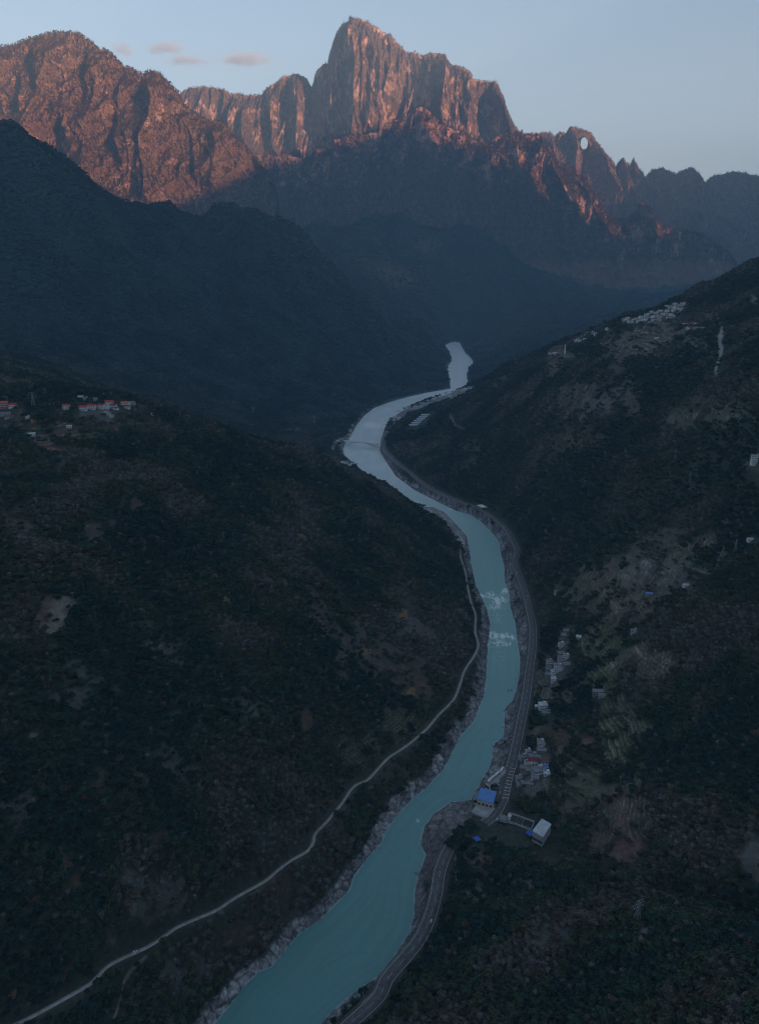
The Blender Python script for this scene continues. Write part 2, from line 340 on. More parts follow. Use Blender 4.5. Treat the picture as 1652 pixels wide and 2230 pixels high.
# gullies on the left slope
for ln, dp, wd in (([(90,1120),(200,1215),(330,1330),(480,1440),(600,1540),(690,1650)], 14, 34), ([(640,1150),(760,1290),(900,1400),(985,1450)], 9, 30), ([(30,1500),(150,1700),(260,1880)], 9, 30),
                   ([(1652,1300),(1500,1420),(1400,1560),(1330,1680),(1250,1830)], 12, 40), ([(1652,1060),(1480,1160),(1330,1150),(1200,1210)], 12, 40)):
    w = []
    for px, py in ln:                                     # first crossing with the smooth surface
        Ys = np.geomspace(400, 4000, 900); P = atY(px, py, Ys); b = rbf(P[:, 0], P[:, 1]); i = np.argmax(b > P[:, 2]); w.append(P[i, :2])
    w = np.array(w); bx = (GX > w[:, 0].min()-150) & (GX < w[:, 0].max()+150) & (GY > w[:, 1].min()-150) & (GY < w[:, 1].max()+150)
    d, _, _ = poly_dist(GX[bx], GY[bx], w); Zg[bx] -= dp*np.exp(-(d/wd)**2)*sstep(20, 120, SD[bx])
# banks
RIGHT = (DH < DL)*sstep(820, 900, GY)*(1-sstep(1900, 2300, GY))
rockw = 4+5*sstep(600, 950, GY)+6*RIGHT+4*fbm(GX/70, GY/70, 2, 77)
rr = ridged(GX/17, GY/17, 4, 55)
nb_ = (np.abs(SD) < 75) & (GY > 350) & (GY < 3800); RK_Z = np.zeros_like(SD); RK_C = np.ones_like(SD)
_x, _y = GX[nb_], GY[nb_]; _wx = _x+3*noise(_x/9, _y/9, 5); _wy = _y+3*noise(_x/9, _y/9, 6)
_s = 1+.6*sstep(900, 2500, _y)
_a = cells(_wx/(9*_s), _wy/(12*_s), 3); _b = cells(_wx/(3.6*_s), _wy/(4.4*_s), 4)
RK_Z[nb_] = (_a[2]-.5)*2.6+.9*sstep(0, .3, _a[1])+(_b[2]-.5)*1.1+.5*sstep(0, .3, _b[1])-.6*_b[0]
RK_C[nb_] = (.55+.75*_a[2])*(.7+.6*_b[2])*(.40+.60*sstep(.02, .20, _a[1]))*(.6+.4*sstep(.02, .22, _b[1]))
bankz = np.where(SD < 0, -4.0, 0.4+np.clip(SD, 0, 60)*.30+(RK_Z*.9+(rr-.75)*.5)*sstep(0, 4, SD))
mixb = sstep(10, 34, SD-rockw*.5)
Zg = bankz*(1-mixb)+np.maximum(Zg, 1.5+SD*.1)*mixb
Zg = np.where(SD < 0, -4.0*sstep(0, 3, -SD)+.1, Zg)
# roads cut into the slope
for D_, Z_, hw in ((DH, ZH, 7.5), (DL, ZL, 2.6)):
    mk = 1-sstep(hw, hw+9, D_); mk = np.where(SD > 1, mk, 0)*(1-sstep(.3, .7, COVER))
    Zg = Zg*(1-mk)+(Z_-.15)*mk
PX, PY = proj(GX, GY, Zg)
def hit(px, py, G=None):
    """first terrain point seen through a picture point"""
    for dy in (0, 2, 4, 7, 11, 16, 24):
        Ys = np.geomspace(300, 9300, 6000); P = atY(px, py+dy, Ys); h = height(P[:, 0], P[:, 1]); i = int(np.argmax(h > P[:, 2]))
        if h[i] > P[i, 2]: return np.array([P[i, 0], P[i, 1], h[i]])
    return np.array([P[-1, 0], P[-1, 1], h[-1]])
def sample(G, x, y):
    x = np.asarray(x, float); y = np.asarray(y, float)
    r = np.interp(y, YR, np.arange(NR)); w = Wy(y); xc = np.clip(x, kd[0]*w, kd[-1]*w)
    c = np.where(x < kd[0]*w, np.interp(x-kd[0]*w, np.r_[-ke[::-1], 0], np.arange(len(ke)+1)),
        np.where(x > kd[-1]*w, np.interp(x-kd[-1]*w, np.r_[0, ke], len(ke)+len(kd)-1+np.arange(len(ke)+1)), len(ke)+(xc/w-kd[0])/.0013))
    c = np.clip(c, 0, NC-1.001); r = np.clip(r, 0, NR-1.001); ri = r.astype(int); ci = c.astype(int); fr = r-ri; fc = c-ci
    return (G[ri, ci]*(1-fc)+G[ri, ci+1]*fc)*(1-fr)+(G[ri+1, ci]*(1-fc)+G[ri+1, ci+1]*fc)*fr
def height(x, y): return sample(Zg, x, y)

# ------------------------------------------------------------------ land cover: albedo + where trees stand
FOREST = np.array((.052, .066, .052)); ROCK = np.array((.23, .225, .235))
COL = np.empty(GX.shape+(3,)); v = (fbm(GX/240, GY/240, 4, 91)*.9)[..., None]
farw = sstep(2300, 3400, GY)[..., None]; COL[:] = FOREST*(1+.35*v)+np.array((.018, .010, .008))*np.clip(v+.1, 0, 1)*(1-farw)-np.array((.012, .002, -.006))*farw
TREE = np.ones(GX.shape)            # probability that a tree stands here
TINT = np.zeros(GX.shape, int)
warpx = fbm(GX/26, GY/26, 3, 61)*14; warpy = fbm(GX/26, GY/26, 3, 67)*14
COLS = {'soil': (.140, .116, .102), 'purple': (.112, .088, .082), 'pink': (.17, .10, .092), 'brown': (.115, .078, .060), 'clearing': (.20, .18, .155), 'green': (.108, .106, .074),
        'olive': (.078, .078, .054), 'grey': (.155, .146, .138), 'gold': (.25, .19, .09), 'orange': (.27, .15, .08), 'field': (.085, .085, .062), 'concrete': (.30, .29, .28), 'scree': (.23, .22, .215)}
PATCH = [ # x, y, rx, ry, angle, colour, strength, terrace step (m)
 (1330,1255,110,36,-18,'soil',.9,3.2),(1440,1235,105,34,-24,'grey',.7,3.2),(1400,1200,100,22,-28,'soil',.7,0),(1310,1398,62,48,0,'green',.95,3.0),(1318,1475,66,34,-10,'green',.85,3.0),
 (1425,1450,62,36,12,'soil',.9,3.4),(1345,1590,48,92,4,'green',.9,3.2),(1262,1700,60,64,0,'olive',.85,3.0),(1365,1765,80,66,12,'soil',.8,3.4),(1310,1722,52,22,-12,'green',.95,0),
 (1270,1702,46,16,0,'green',.9,0),(1375,1855,46,36,10,'pink',.85,0),(1345,1770,20,60,-18,'pink',.6,0),(1390,1345,36,20,-20,'purple',.9,0),(1180,1500,28,40,10,'soil',.8,3.0),(1290,1810,24,18,0,'olive',.9,0),
 (1395,742,105,38,-14,'soil',.95,4.5),(1255,865,68,34,-20,'purple',.85,4.0),(1215,782,42,26,-30,'soil',.9,4.0),(1203,800,14,32,25,'purple',.85,0),(1345,790,34,18,-42,'purple',.9,0),
 (1330,868,70,22,-22,'grey',.8,0),(1372,882,20,22,25,'purple',.85,0),(1140,855,30,16,-20,'purple',.7,0),(1080,830,30,14,-28,'grey',.6,0),(1240,960,60,26,-12,'brown',.7,3.5),(1300,965,40,14,-14,'brown',.6,0),
 (1480,915,36,26,-20,'soil',.8,3.5),(1575,905,50,24,-12,'soil',.7,3.5),(1520,870,20,10,-30,'purple',.8,0),(1165,1005,20,16,-50,'purple',.7,0),(1020,1010,24,18,0,'soil',.6,0),(895,975,18,16,0,'soil',.7,0),
 (965,965,30,12,-10,'olive',.6,0),(1020,975,30,14,-10,'soil',.6,0),(1510,748,34,20,20,'grey',.7,0),(1560,690,20,14,0,'grey',.6,0),(1640,655,10,12,0,'scree',.8,0),(1640,1010,30,18,-10,'grey',.8,0),
 (1640,1870,34,42,0,'grey',.8,0),(1600,1840,30,16,-30,'soil',.6,0),(1095,1310,0,0,0,'soil',0,0),(1230,1530,30,20,0,'soil',.7,0),(1210,1600,60,14,4,'brown',.8,0),(1260,1605,26,12,0,'pink',.6,0),
 (1160,1690,30,40,0,'grey',.7,0),(1170,1640,30,40,0,'grey',.5,0),(1215,1440,26,50,10,'grey',.6,0),(1360,1960,0,0,0,'grey',0,0),(1390,2030,60,22,20,'grey',.55,0),(985,2062,28,14,0,'pink',.7,0),
 (1050,1885,26,34,-35,'pink',.75,0),(1030,1935,22,20,0,'grey',.7,0),(1150,1924,12,14,0,'grey',.8,0),(1200,2040,60,20,10,'grey',.45,0),(1025,1870,12,40,5,'grey',.6,0),
 (1375,1300,110,40,-22,'soil',.75,3.4),(1500,1195,90,26,-26,'soil',.75,3.4),(1500,1260,70,30,-20,'grey',.6,0),(1290,1330,60,26,-10,'soil',.7,3.2),(1420,1510,60,30,-10,'grey',.55,0),(1230,1760,34,40,0,'soil',.6,0),(1300,1850,60,30,0,'brown',.5,0),
 (420,1010,50,22,10,'field',.4,0),(700,1120,60,24,15,'grey',.35,0),(560,1250,60,30,25,'grey',.35,0),(330,1380,90,26,38,'grey',.5,0),(520,1520,80,30,38,'grey',.45,0),(180,1500,60,60,20,'grey',.45,0),(400,1680,60,40,30,'grey',.4,0),(250,1700,50,60,10,'brown',.35,0),(60,1760,50,40,0,'grey',.4,0),
 # left slope
 (128,1343,30,50,28,'clearing',.98,0),(62,1318,58,24,6,'brown',.8,0),(28,1140,58,42,35,'purple',.8,0),(212,1150,48,26,-12,'purple',.75,0),(284,1085,34,30,10,'purple',.7,0),(92,958,44,18,34,'pink',.9,4),
 (140,940,34,26,-10,'brown',.85,0),(175,952,46,14,-12,'green',.7,3),(60,942,34,10,-8,'field',.7,3),(245,930,20,12,10,'pink',.85,0),(30,900,60,14,0,'field',.7,0),(215,905,40,12,8,'grey',.75,0),(100,885,60,12,0,'field',.5,0),
 (700,1345,90,24,38,'purple',.6,0),(800,1420,110,50,38,'purple',.75,0),(905,1365,50,24,28,'grey',.7,0),(890,1470,60,66,20,'purple',.65,0),(875,1582,46,44,20,'olive',.85,2.2),(785,1640,66,44,-10,'olive',.7,2.2),
 (930,1520,30,40,20,'brown',.6,0),(740,1770,40,70,40,'purple',.45,0),(850,1680,60,34,-30,'purple',.5,0),(655,1182,8,13,20,'gold',.9,0),(482,1306,16,11,0,'gold',.55,0),(640,1306,13,9,30,'gold',.75,0),
 (880,1338,10,10,20,'orange',.9,0),(852,1290,30,16,10,'olive',.8,0),(885,1312,24,14,-10,'olive',.8,0),(793,1417,13,5,0,'gold',.7,0),(660,1562,13,22,0,'brown',.95,0),(891,1508,10,8,-30,'orange',.9,0),
 (237,1195,4,8,0,'orange',.8,0),(300,1150,20,10,0,'gold',.0,0),(525,1060,30,22,0,'field',.5,3),(150,1905,12,70,-25,'brown',.75,0),(320,1950,62,54,0,'grey',.5,0),(350,1830,30,24,0,'brown',.5,0),(245,2040,26,32,20,'purple',.6,0),
 (420,2105,70,50,0,'grey',.45,0),(600,1930,46,30,-30,'brown',.5,0),(75,1605,9,9,0,'grey',.9,0),(530,2025,50,30,-20,'brown',.45,0),(620,1990,40,20,-30,'purple',.4,0),
 # far slopes
 (860,600,55,30,20,'brown',.8,0),(930,535,28,18,0,'olive',.8,0),(800,570,40,16,30,'olive',.6,0),(640,935,26,7,0,'clearing',.7,0),(665,915,34,12,20,'brown',.5,0),(1090,730,70,18,-12,'olive',.5,0),
]
def patch_field(cx, cy, rx, ry, ang):
    """soft mask 0..1 of a patch on the visible slope, and the vertices it touches"""
    c = hit(cx, cy); a = R(ang); rmax = max(rx, ry)*1.5
    bx = (np.abs(PX-cx) < rmax) & (np.abs(PY-cy) < rmax) & (np.abs(GY-c[1]) < .22*c[1]+40)
    sc = F/c[1]
    dx = PX[bx]-cx+warpx[bx]*sc*.5*min(1, 30/max(rx, 8)*.4+.4); dy = PY[bx]-cy+warpy[bx]*sc*.35
    xr = dx*math.cos(a)+dy*math.sin(a); yr = -dx*math.sin(a)+dy*math.cos(a)
    return bx, 1-sstep(.72, 1.12, np.sqrt((xr/rx)**2+(yr/ry)**2)*(1+.9*fbm(GX[bx]/34, GY[bx]/34, 4, 301)))
for (cx, cy, rx, ry, ang, col, st, ter) in PATCH:
    if st == 0: continue
    bx, mk = patch_field(cx, cy, rx, ry, ang); c = np.array(COLS[col])
    mk = mk*st; x_, y_, z_ = GX[bx], GY[bx], Zg[bx]
    cc = np.broadcast_to(c, (len(x_), 3))*(1+.45*fbm(x_/14, y_/14, 3, 5))[:, None]
    if ter:
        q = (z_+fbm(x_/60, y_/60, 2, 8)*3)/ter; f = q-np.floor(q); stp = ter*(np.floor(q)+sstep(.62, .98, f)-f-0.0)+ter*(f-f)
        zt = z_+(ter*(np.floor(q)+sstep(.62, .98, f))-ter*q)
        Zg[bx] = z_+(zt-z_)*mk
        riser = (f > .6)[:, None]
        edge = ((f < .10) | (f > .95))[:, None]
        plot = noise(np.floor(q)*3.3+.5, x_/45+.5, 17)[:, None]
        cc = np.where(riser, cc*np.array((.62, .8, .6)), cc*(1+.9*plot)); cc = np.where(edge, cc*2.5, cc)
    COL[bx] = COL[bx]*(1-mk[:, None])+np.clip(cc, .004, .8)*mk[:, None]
    TREE[bx] *= 1-np.clip(mk*1.12-.75*sstep(.12, .4, fbm(x_/22, y_/22, 3, 305)), 0, 1)
# rock along the water, the slip on the far right slope, paths
rk = (1-sstep(.85, 1.35, SD/np.clip(rockw+6, 4, 40)))*(SD > -6)
veg = sstep(.1, .4, fbm(GX/12, GY/12, 3, 99))*sstep(7, 15, SD)
rk = rk*(1-veg)*(1-sstep(2300, 3600, GY)*.6)
rcol = ROCK*1.25*RK_C[..., None]*(1+.3*fbm(GX/9, GY/9, 3, 15))[..., None]
rcol *= (1+.35*noise(GX/2.2, GY/2.2, 88))[..., None]
COL = COL*(1-rk[..., None])+rcol*rk[..., None]; TREE *= 1-np.clip(rk*1.3, 0, 1)
def ppoly(pts, col, jitter=.25, ext=0, dz=None):
    P = np.array(pts, float); cxy = P.mean(0); c = hit(*cxy)
    bx = (PX > P[:, 0].min()-2) & (PX < P[:, 0].max()+2) & (PY > P[:, 1].min()-2) & (PY < P[:, 1].max()+2) & (np.abs(GY-c[1]) < .3*c[1])
    ins = inside(PX[bx]+warpx[bx]*ext, PY[bx]+warpy[bx]*ext, P); idx = np.flatnonzero(bx)[ins]
    f = COL.reshape(-1, 3); x_, y_ = GX.ravel()[idx], GY.ravel()[idx]
    f[idx] = np.array(col)*(.45+.62*RK_C.ravel()[idx])[:, None]*(1+jitter*fbm(x_/6, y_/6, 3, 71)+jitter*ridged(x_/15, y_/15, 3, 72)*.5)[:, None]; TREE.ravel()[idx] = 0
    return idx
ppoly([(923,1803),(946,1773),(981,1750),(1026,1745),(1030,1775),(1012,1800),(985,1822),(960,1850),(940,1890),(925,1940),(915,1990),(903,1993),(903,1943),(913,1903),(928,1863),(916,1838)], (.17, .155, .16), .5)
ppoly([(906,1104),(943,1107),(967,1116),(980,1131),(997,1148),(1013,1170),(1010,1195),(985,1165),(960,1132),(925,1117)], (.36, .345, .34), .25)
ppoly([(851,905),(872,897),(905,884),(940,872),(960,866),(930,885),(895,900),(868,922),(856,925)], (.20, .19, .2), .5)
ppoly([(900,886),(975,858),(1012,847),(1040,840),(1040,846),(1000,868),(960,880),(930,890),(905,900)], (.19, .19, .19), .6)
ppoly([(1033,1760),(1040,1750),(1075,1756),(1062,1785),(1050,1778),(1026,1768)], (.34, .335, .34), .12)
ppoly([(1563,712),(1574,713),(1573,740),(1571,772),(1564,800),(1560,824),(1556,824),(1557,796),(1562,765),(1563,735)], COLS['scree'], .9, ext=.45)
WFALL = [hit(1568, y_) for y_ in range(712, 812, 8)]
ppoly([(230,895),(250,905),(243,910),(222,898)], (.3, .28, .27), .2)
PATHS = [([(979,903),(984,915),(991,926),(1002,932),(1011,938)], 2.5), ([(812,1049),(818,1056),(826,1061),(838,1067)], 3.0), ([(92,936),(110,931),(128,927),(143,921)], 2.6),
 ([(1578,1187),(1570,1205),(1562,1225),(1556,1240),(1554,1250)], 1.6), ([(1552,1250),(1520,1243),(1480,1232)], 1.5), ([(1425,1255),(1410,1275),(1395,1295),(1380,1308),(1340,1335),(1322,1342),(1314,1356),(1285,1362),(1268,1372)], 1.6),
 ([(1201,1492),(1192,1512),(1189,1530)], 1.5), ([(1244,1661),(1232,1672),(1226,1690)], 1.5), ([(1183,1692),(1195,1684),(1212,1692)], 1.3), ([(1183,1700),(1192,1722),(1188,1740),(1189,1770),(1160,1776)], 1.3),
 ([(1166,1595),(1172,1615)], 1.3), ([(993,1855),(990,1880),(990,1905),(993,1930)], 1.4), ([(978,1958),(970,1980),(960,2010)], 1.4), ([(319,2080),(290,2112),(272,2140),(262,2180),(245,2228)], 1.3),
 ([(1225,1395),(1235,1372),(1240,1365)], 2.0), ([(222,888),(240,900),(246,908)], 1.6), ([(727,985),(724,975),(735,962),(750,955)], 4), ([(1420,698),(1445,705),(1470,700)], 2.5), ([(1188,1540),(1184,1530)], 1.2)]
for ln, wd in PATHS:
    w = np.array([hit(px, py)[:2] for px, py in ln]); bx = (GX > w[:, 0].min()-30) & (GX < w[:, 0].max()+30) & (GY > w[:, 1].min()-60) & (GY < w[:, 1].max()+60)
    x_, y_ = GX[bx], GY[bx]; d, _, _ = poly_dist(x_+noise(x_/12, y_/12, 3)*2, y_, w); wd_ = wd*max(.7, w[:, 1].mean()/1500)
    k = (1-sstep(wd_*.45, wd_*.8, d))[:, None]*.85; COL[bx] = COL[bx]*(1-k)+np.array((.27, .25, .23))*k; TREE[bx] *= 1-(1-sstep(wd_, wd_*2.4, d))
# the terrain is one sheet
for D_, hw in ((DH, 8.5), (DL, 2.4)):
    k = (1-sstep(hw, hw+2.0, D_))[..., None]*.8*(1-COVER[..., None]); COL = COL*(1-k)+np.array((.085, .078, .072))*k; TREE *= np.maximum(sstep(hw+2.2, hw+5.5, D_), COVER)
TREE[SD < 6] = 0
TREE[Zg > 2400] = 0
idx = np.arange(NR*NC).reshape(NR, NC)
Fq = np.stack([idx[:-1, :-1], idx[:-1, 1:], idx[1:, 1:], idx[1:, :-1]], -1).reshape(-1, 4)
M_ground = attr_mat("ground_cover", "Col", 'GEOMETRY', .28, .22, .7, 2.0, scale2=.35)
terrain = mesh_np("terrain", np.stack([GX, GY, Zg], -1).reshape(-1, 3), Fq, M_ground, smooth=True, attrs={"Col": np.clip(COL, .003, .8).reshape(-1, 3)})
tag(terrain, "wooded valley slopes with terraced fields either side of the river", "terrain", kind="structure")
del Fq

# outer ground sheet to the horizon
xs = np.linspace(-26000, 26000, 90); gx, gy = np.meshgrid(xs, xs+4000)
rad = np.hypot(gx, gy-3000); gz = -30+np.zeros_like(gx)
gi = np.arange(gx.size).reshape(gx.shape)
go = mesh_np("ground", np.stack([gx, gy, gz], -1).reshape(-1, 3), np.stack([gi[:-1, :-1], gi[:-1, 1:], gi[1:, 1:], gi[1:, :-1]], -1).reshape(-1, 4), mat("far_ground", (.03, .035, .028), noise_amt=.3, scale=.002))
tag(go, "dark low ground reaching to the horizon beyond the valley", "ground", kind="structure")
# ------------------------------------------------------------------ river
wm = (SD[:-1, :-1] < 5) | (SD[1:, 1:] < 5)
WF = np.stack([idx[:-1, :-1], idx[:-1, 1:], idx[1:, 1:], idx[1:, :-1]], -1)[wm]
used, inv = np.unique(WF.ravel(), return_inverse=True); WF = inv.reshape(-1, 4)
wx, wy, wsd = GX.ravel()[used], GY.ravel()[used], SD.ravel()[used]
wpx, wpy = proj(wx, wy, np.zeros_like(wx))
foam_sheen = np.zeros_like(wx)
for cx, cy, rx, ry, s in [(1046,1298,14,6,1.1),(1068,1296,12,9,1.2),(1086,1308,18,12,1.2),(1100,1288,12,8,1.1),(1078,1322,26,10,.7),(1082,1345,24,24,.42),(1072,1384,16,9,1.2),(1098,1385,14,8,1.1),(1114,1389,8,7,1),(1105,1403,14,6,.9),
    (1082,1400,28,14,.7),(1087,1430,24,30,.36),(909,1787,7,5,.8),(812,926,30,7,1.1),(842,893,20,6,.6),(830,912,30,12,.4),(800,958,30,8,.3),(870,1080,8,4,.7),(905,1093,20,4,.6),(890,1075,30,6,.4),(985,1108,30,5,.5),(1050,1150,16,10,.35),
    (1086,1240,12,14,.2),(1018,1200,8,20,.2),(860,1052,24,6,.4)]:
    foam_sheen = np.maximum(foam_sheen, s*np.exp(-((wpx-cx)/rx)**2-((wpy-cy)/ry)**2))
fn = ridged(wx/7, wy/16, 4, 31); fn2 = fbm(wx/3, wy/5, 3, 33)
flow_vignette = fbm(wsd/7+.3*noise(wx/60, wy/60, 4), (wy+wx*.3)/110, 4, 47)*.8+.4*fbm(wx/55, wy/80, 3, 48); edge = (1-sstep(.5, 3.0, np.abs(wsd-1)))*.35
foam_sheen = np.clip(sstep(.34, 1.25, foam_sheen*(.40+.85*fn)+fn2*.45*(foam_sheen > .08)), 0, 1)*.95+edge*sstep(.3, .9, fn)
sky_sheen = sstep(1550, 2600, wy)*(.62+.33*sstep(3400, 4600, wy))+sstep(1700, 2600, wy)*.22*np.clip(fbm(wx/30, wy/90, 3, 44)+.2, 0, 1); wz = .0+foam_sheen*.5+(.10*fbm(wx/9, wy/14, 3, 36)+.08*ridged(wx/5, wy/7, 2, 37))*sstep(0, 4, -wsd)  # distant water whitened to stand in for the bright sky it reflects
M_water = bpy.data.materials.new("river_water"); M_water.use_nodes = True; t = M_water.node_tree; b = t.nodes["Principled BSDF"]
a = t.nodes.new("ShaderNodeAttribute"); a.attribute_name = "foam_sheen"
n = t.nodes.new("ShaderNodeTexNoise"); n.inputs["Scale"].default_value = .012; n.inputs["Detail"].default_value = 4
n2 = t.nodes.new("ShaderNodeTexNoise"); n2.inputs["Scale"].default_value = .16; n2.inputs["Detail"].default_value = 5
tc = t.nodes.new("ShaderNodeTexCoord"); t.links.new(tc.outputs["Object"], n.inputs["Vector"]); t.links.new(tc.outputs["Object"], n2.inputs["Vector"])
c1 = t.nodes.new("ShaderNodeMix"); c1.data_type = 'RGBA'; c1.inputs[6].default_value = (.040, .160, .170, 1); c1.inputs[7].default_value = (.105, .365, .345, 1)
fa = t.nodes.new('ShaderNodeAttribute'); fa.attribute_name = 'flow_vignette'; t.links.new(fa.outputs['Fac'], c1.inputs[0])  # this factor also dims the near water, a vignette put into its colour
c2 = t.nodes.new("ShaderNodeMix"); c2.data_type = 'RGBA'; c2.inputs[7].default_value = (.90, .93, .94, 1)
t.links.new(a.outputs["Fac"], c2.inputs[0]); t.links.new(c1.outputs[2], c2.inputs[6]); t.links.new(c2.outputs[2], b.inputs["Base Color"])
b.inputs["Roughness"].default_value = .34; b.inputs["Coat Weight"].default_value = .6; b.inputs["Coat Roughness"].default_value = .4; b.inputs["Coat IOR"].default_value = 1.6; b.inputs["IOR"].default_value = 1.5
bp = t.nodes.new("ShaderNodeBump"); bp.inputs["Strength"].default_value = .35; bp.inputs["Distance"].default_value = 1.1
t.links.new(n2.outputs[0], bp.inputs["Height"]); t.links.new(bp.outputs[0], b.inputs["Normal"])
river = mesh_np("river", np.stack([wx, wy, wz], -1), WF, M_water, smooth=True, attrs={"flow_vignette": np.clip(.30+.20*flow_vignette+.45*sstep(600, 1400, wy), 0, 1), "foam_sheen": np.clip(foam_sheen+sky_sheen, 0, 1)})  # white factor holds real foam plus the painted sky reflection
tag(river, "turquoise river winding through the valley with white rapids", "river", kind="structure")

# ------------------------------------------------------------------ roads
def ribbon(name, line, offs, dz, m, zs=None, cuts=None):
    """strip along a line between lateral offsets; closed box section when thick"""
    P = line; T = np.gradient(P[:, :2], axis=0); T /= np.linalg.norm(T, axis=1)[:, None]+1e-9; Nn = np.stack([-T[:, 1], T[:, 0]], -1)
    V = []; n = len(P)
    for o_, h_ in offs: V.append(np.c_[P[:, :2]+Nn*o_, P[:, 2]+h_+dz])
    V = np.concatenate(V); Fs = []
    for j in range(len(offs)-1):
        i = np.arange(n-1); f = np.stack([j*n+i, j*n+i+1, (j+1)*n+i+1, (j+1)*n+i], -1)
        Fs.append(f)
    return V, np.concatenate(Fs)
M_asph = mat("asphalt", (.12, .122, .126), noise_amt=.3, scale=.3); M_conc = mat("pale_concrete", (.36, .35, .33), noise_amt=.25, scale=.2)
M_paint = mat("road_paint", (.7, .7, .68), noise_amt=.15, scale=.5)
# line runs away from the camera, so +offset is to the left (the river side)
V, Q = ribbon("", hwy, [(5.6, -3.5), (5.6, 0), (-5.6, 0), (-5.6, -3.5)], 0, None)
tag(mesh_np("highway", V, Q, M_asph), "grey asphalt highway along the right bank of the river", "road", kind="structure")
V, Q = ribbon("", hwy, [(5.45, 0), (5.15, 0)], .01, None); V2, Q2 = ribbon("", hwy, [(-5.1, 0), (-5.4, 0)], .01, None)
V3, Q3 = ribbon("", hwy, [(.09, 0), (-.09, 0)], .01, None); keep = (np.arange(len(Q3))//1 % 2 == 0)
allV = np.vstack([V, V2, V3]); allQ = np.vstack([Q, Q2+len(V), Q3[keep]+len(V)+len(V2)])
s0, s1 = 122, 156                                         # cross bars painted on the carriageway near the warehouses
bars = MB(); T = np.gradient(hwy[:, :2], axis=0)
tag(mesh_np("road_markings", allV, allQ, M_paint), "white edge and centre lines painted on the right bank highway", "markings", kind="structure")
hp = smooth_line(hwy[::4], 1600); hT = np.gradient(hp[:, :2], axis=0); last = None
for i in range(len(hp)):
    px_, py_ = proj(hp[i, 0], hp[i, 1], hp[i, 2])
    if 1672 < py_ < 1738 and (last is None or np.linalg.norm(hp[i]-last) > 4.6):
        last = hp[i]; d = hT[i]/np.linalg.norm(hT[i]); bars.box((hp[i, 0]+d[1]*1.6, hp[i, 1]-d[0]*1.6, hp[i, 2]+.022), (6.6, .7, .03), math.atan2(d[1], d[0])-R(90))
tag(bars.build("rumble_bars", M_paint), "row of white bars painted across the highway by the warehouses", "markings", kind="structure")
M_wall = mat("retaining_wall", (.30, .30, .31), noise_amt=.3, scale=.25)
hs = hwy[(np.array([proj(*p)[1] for p in hwy]) < 2200)]
V, Q = ribbon("", hs, [(6.6, -6), (6.6, .75), (6.15, .75), (6.15, -1)], 0, None)
tag(mesh_np("parapet_wall", V, Q, M_wall), "long pale concrete parapet on the river side of the highway", "wall")
V, Q = ribbon("", hs[:-90], [(9.4, -8), (9.4, -1.2), (8.7, -1.2), (8.7, -3)], 0, None)
tag(mesh_np("retaining_wall", V, Q, M_wall), "lower concrete retaining wall below the highway parapet, above the rocky bank", "wall")
V, Q = ribbon("", lrd, [(1.9, -2), (1.9, 0), (-1.9, 0), (-1.9, -2)], .05, None)
tag(mesh_np("concrete_road", V, Q, M_conc), "narrow pale concrete road along the foot of the left slope", "road", kind="structure")

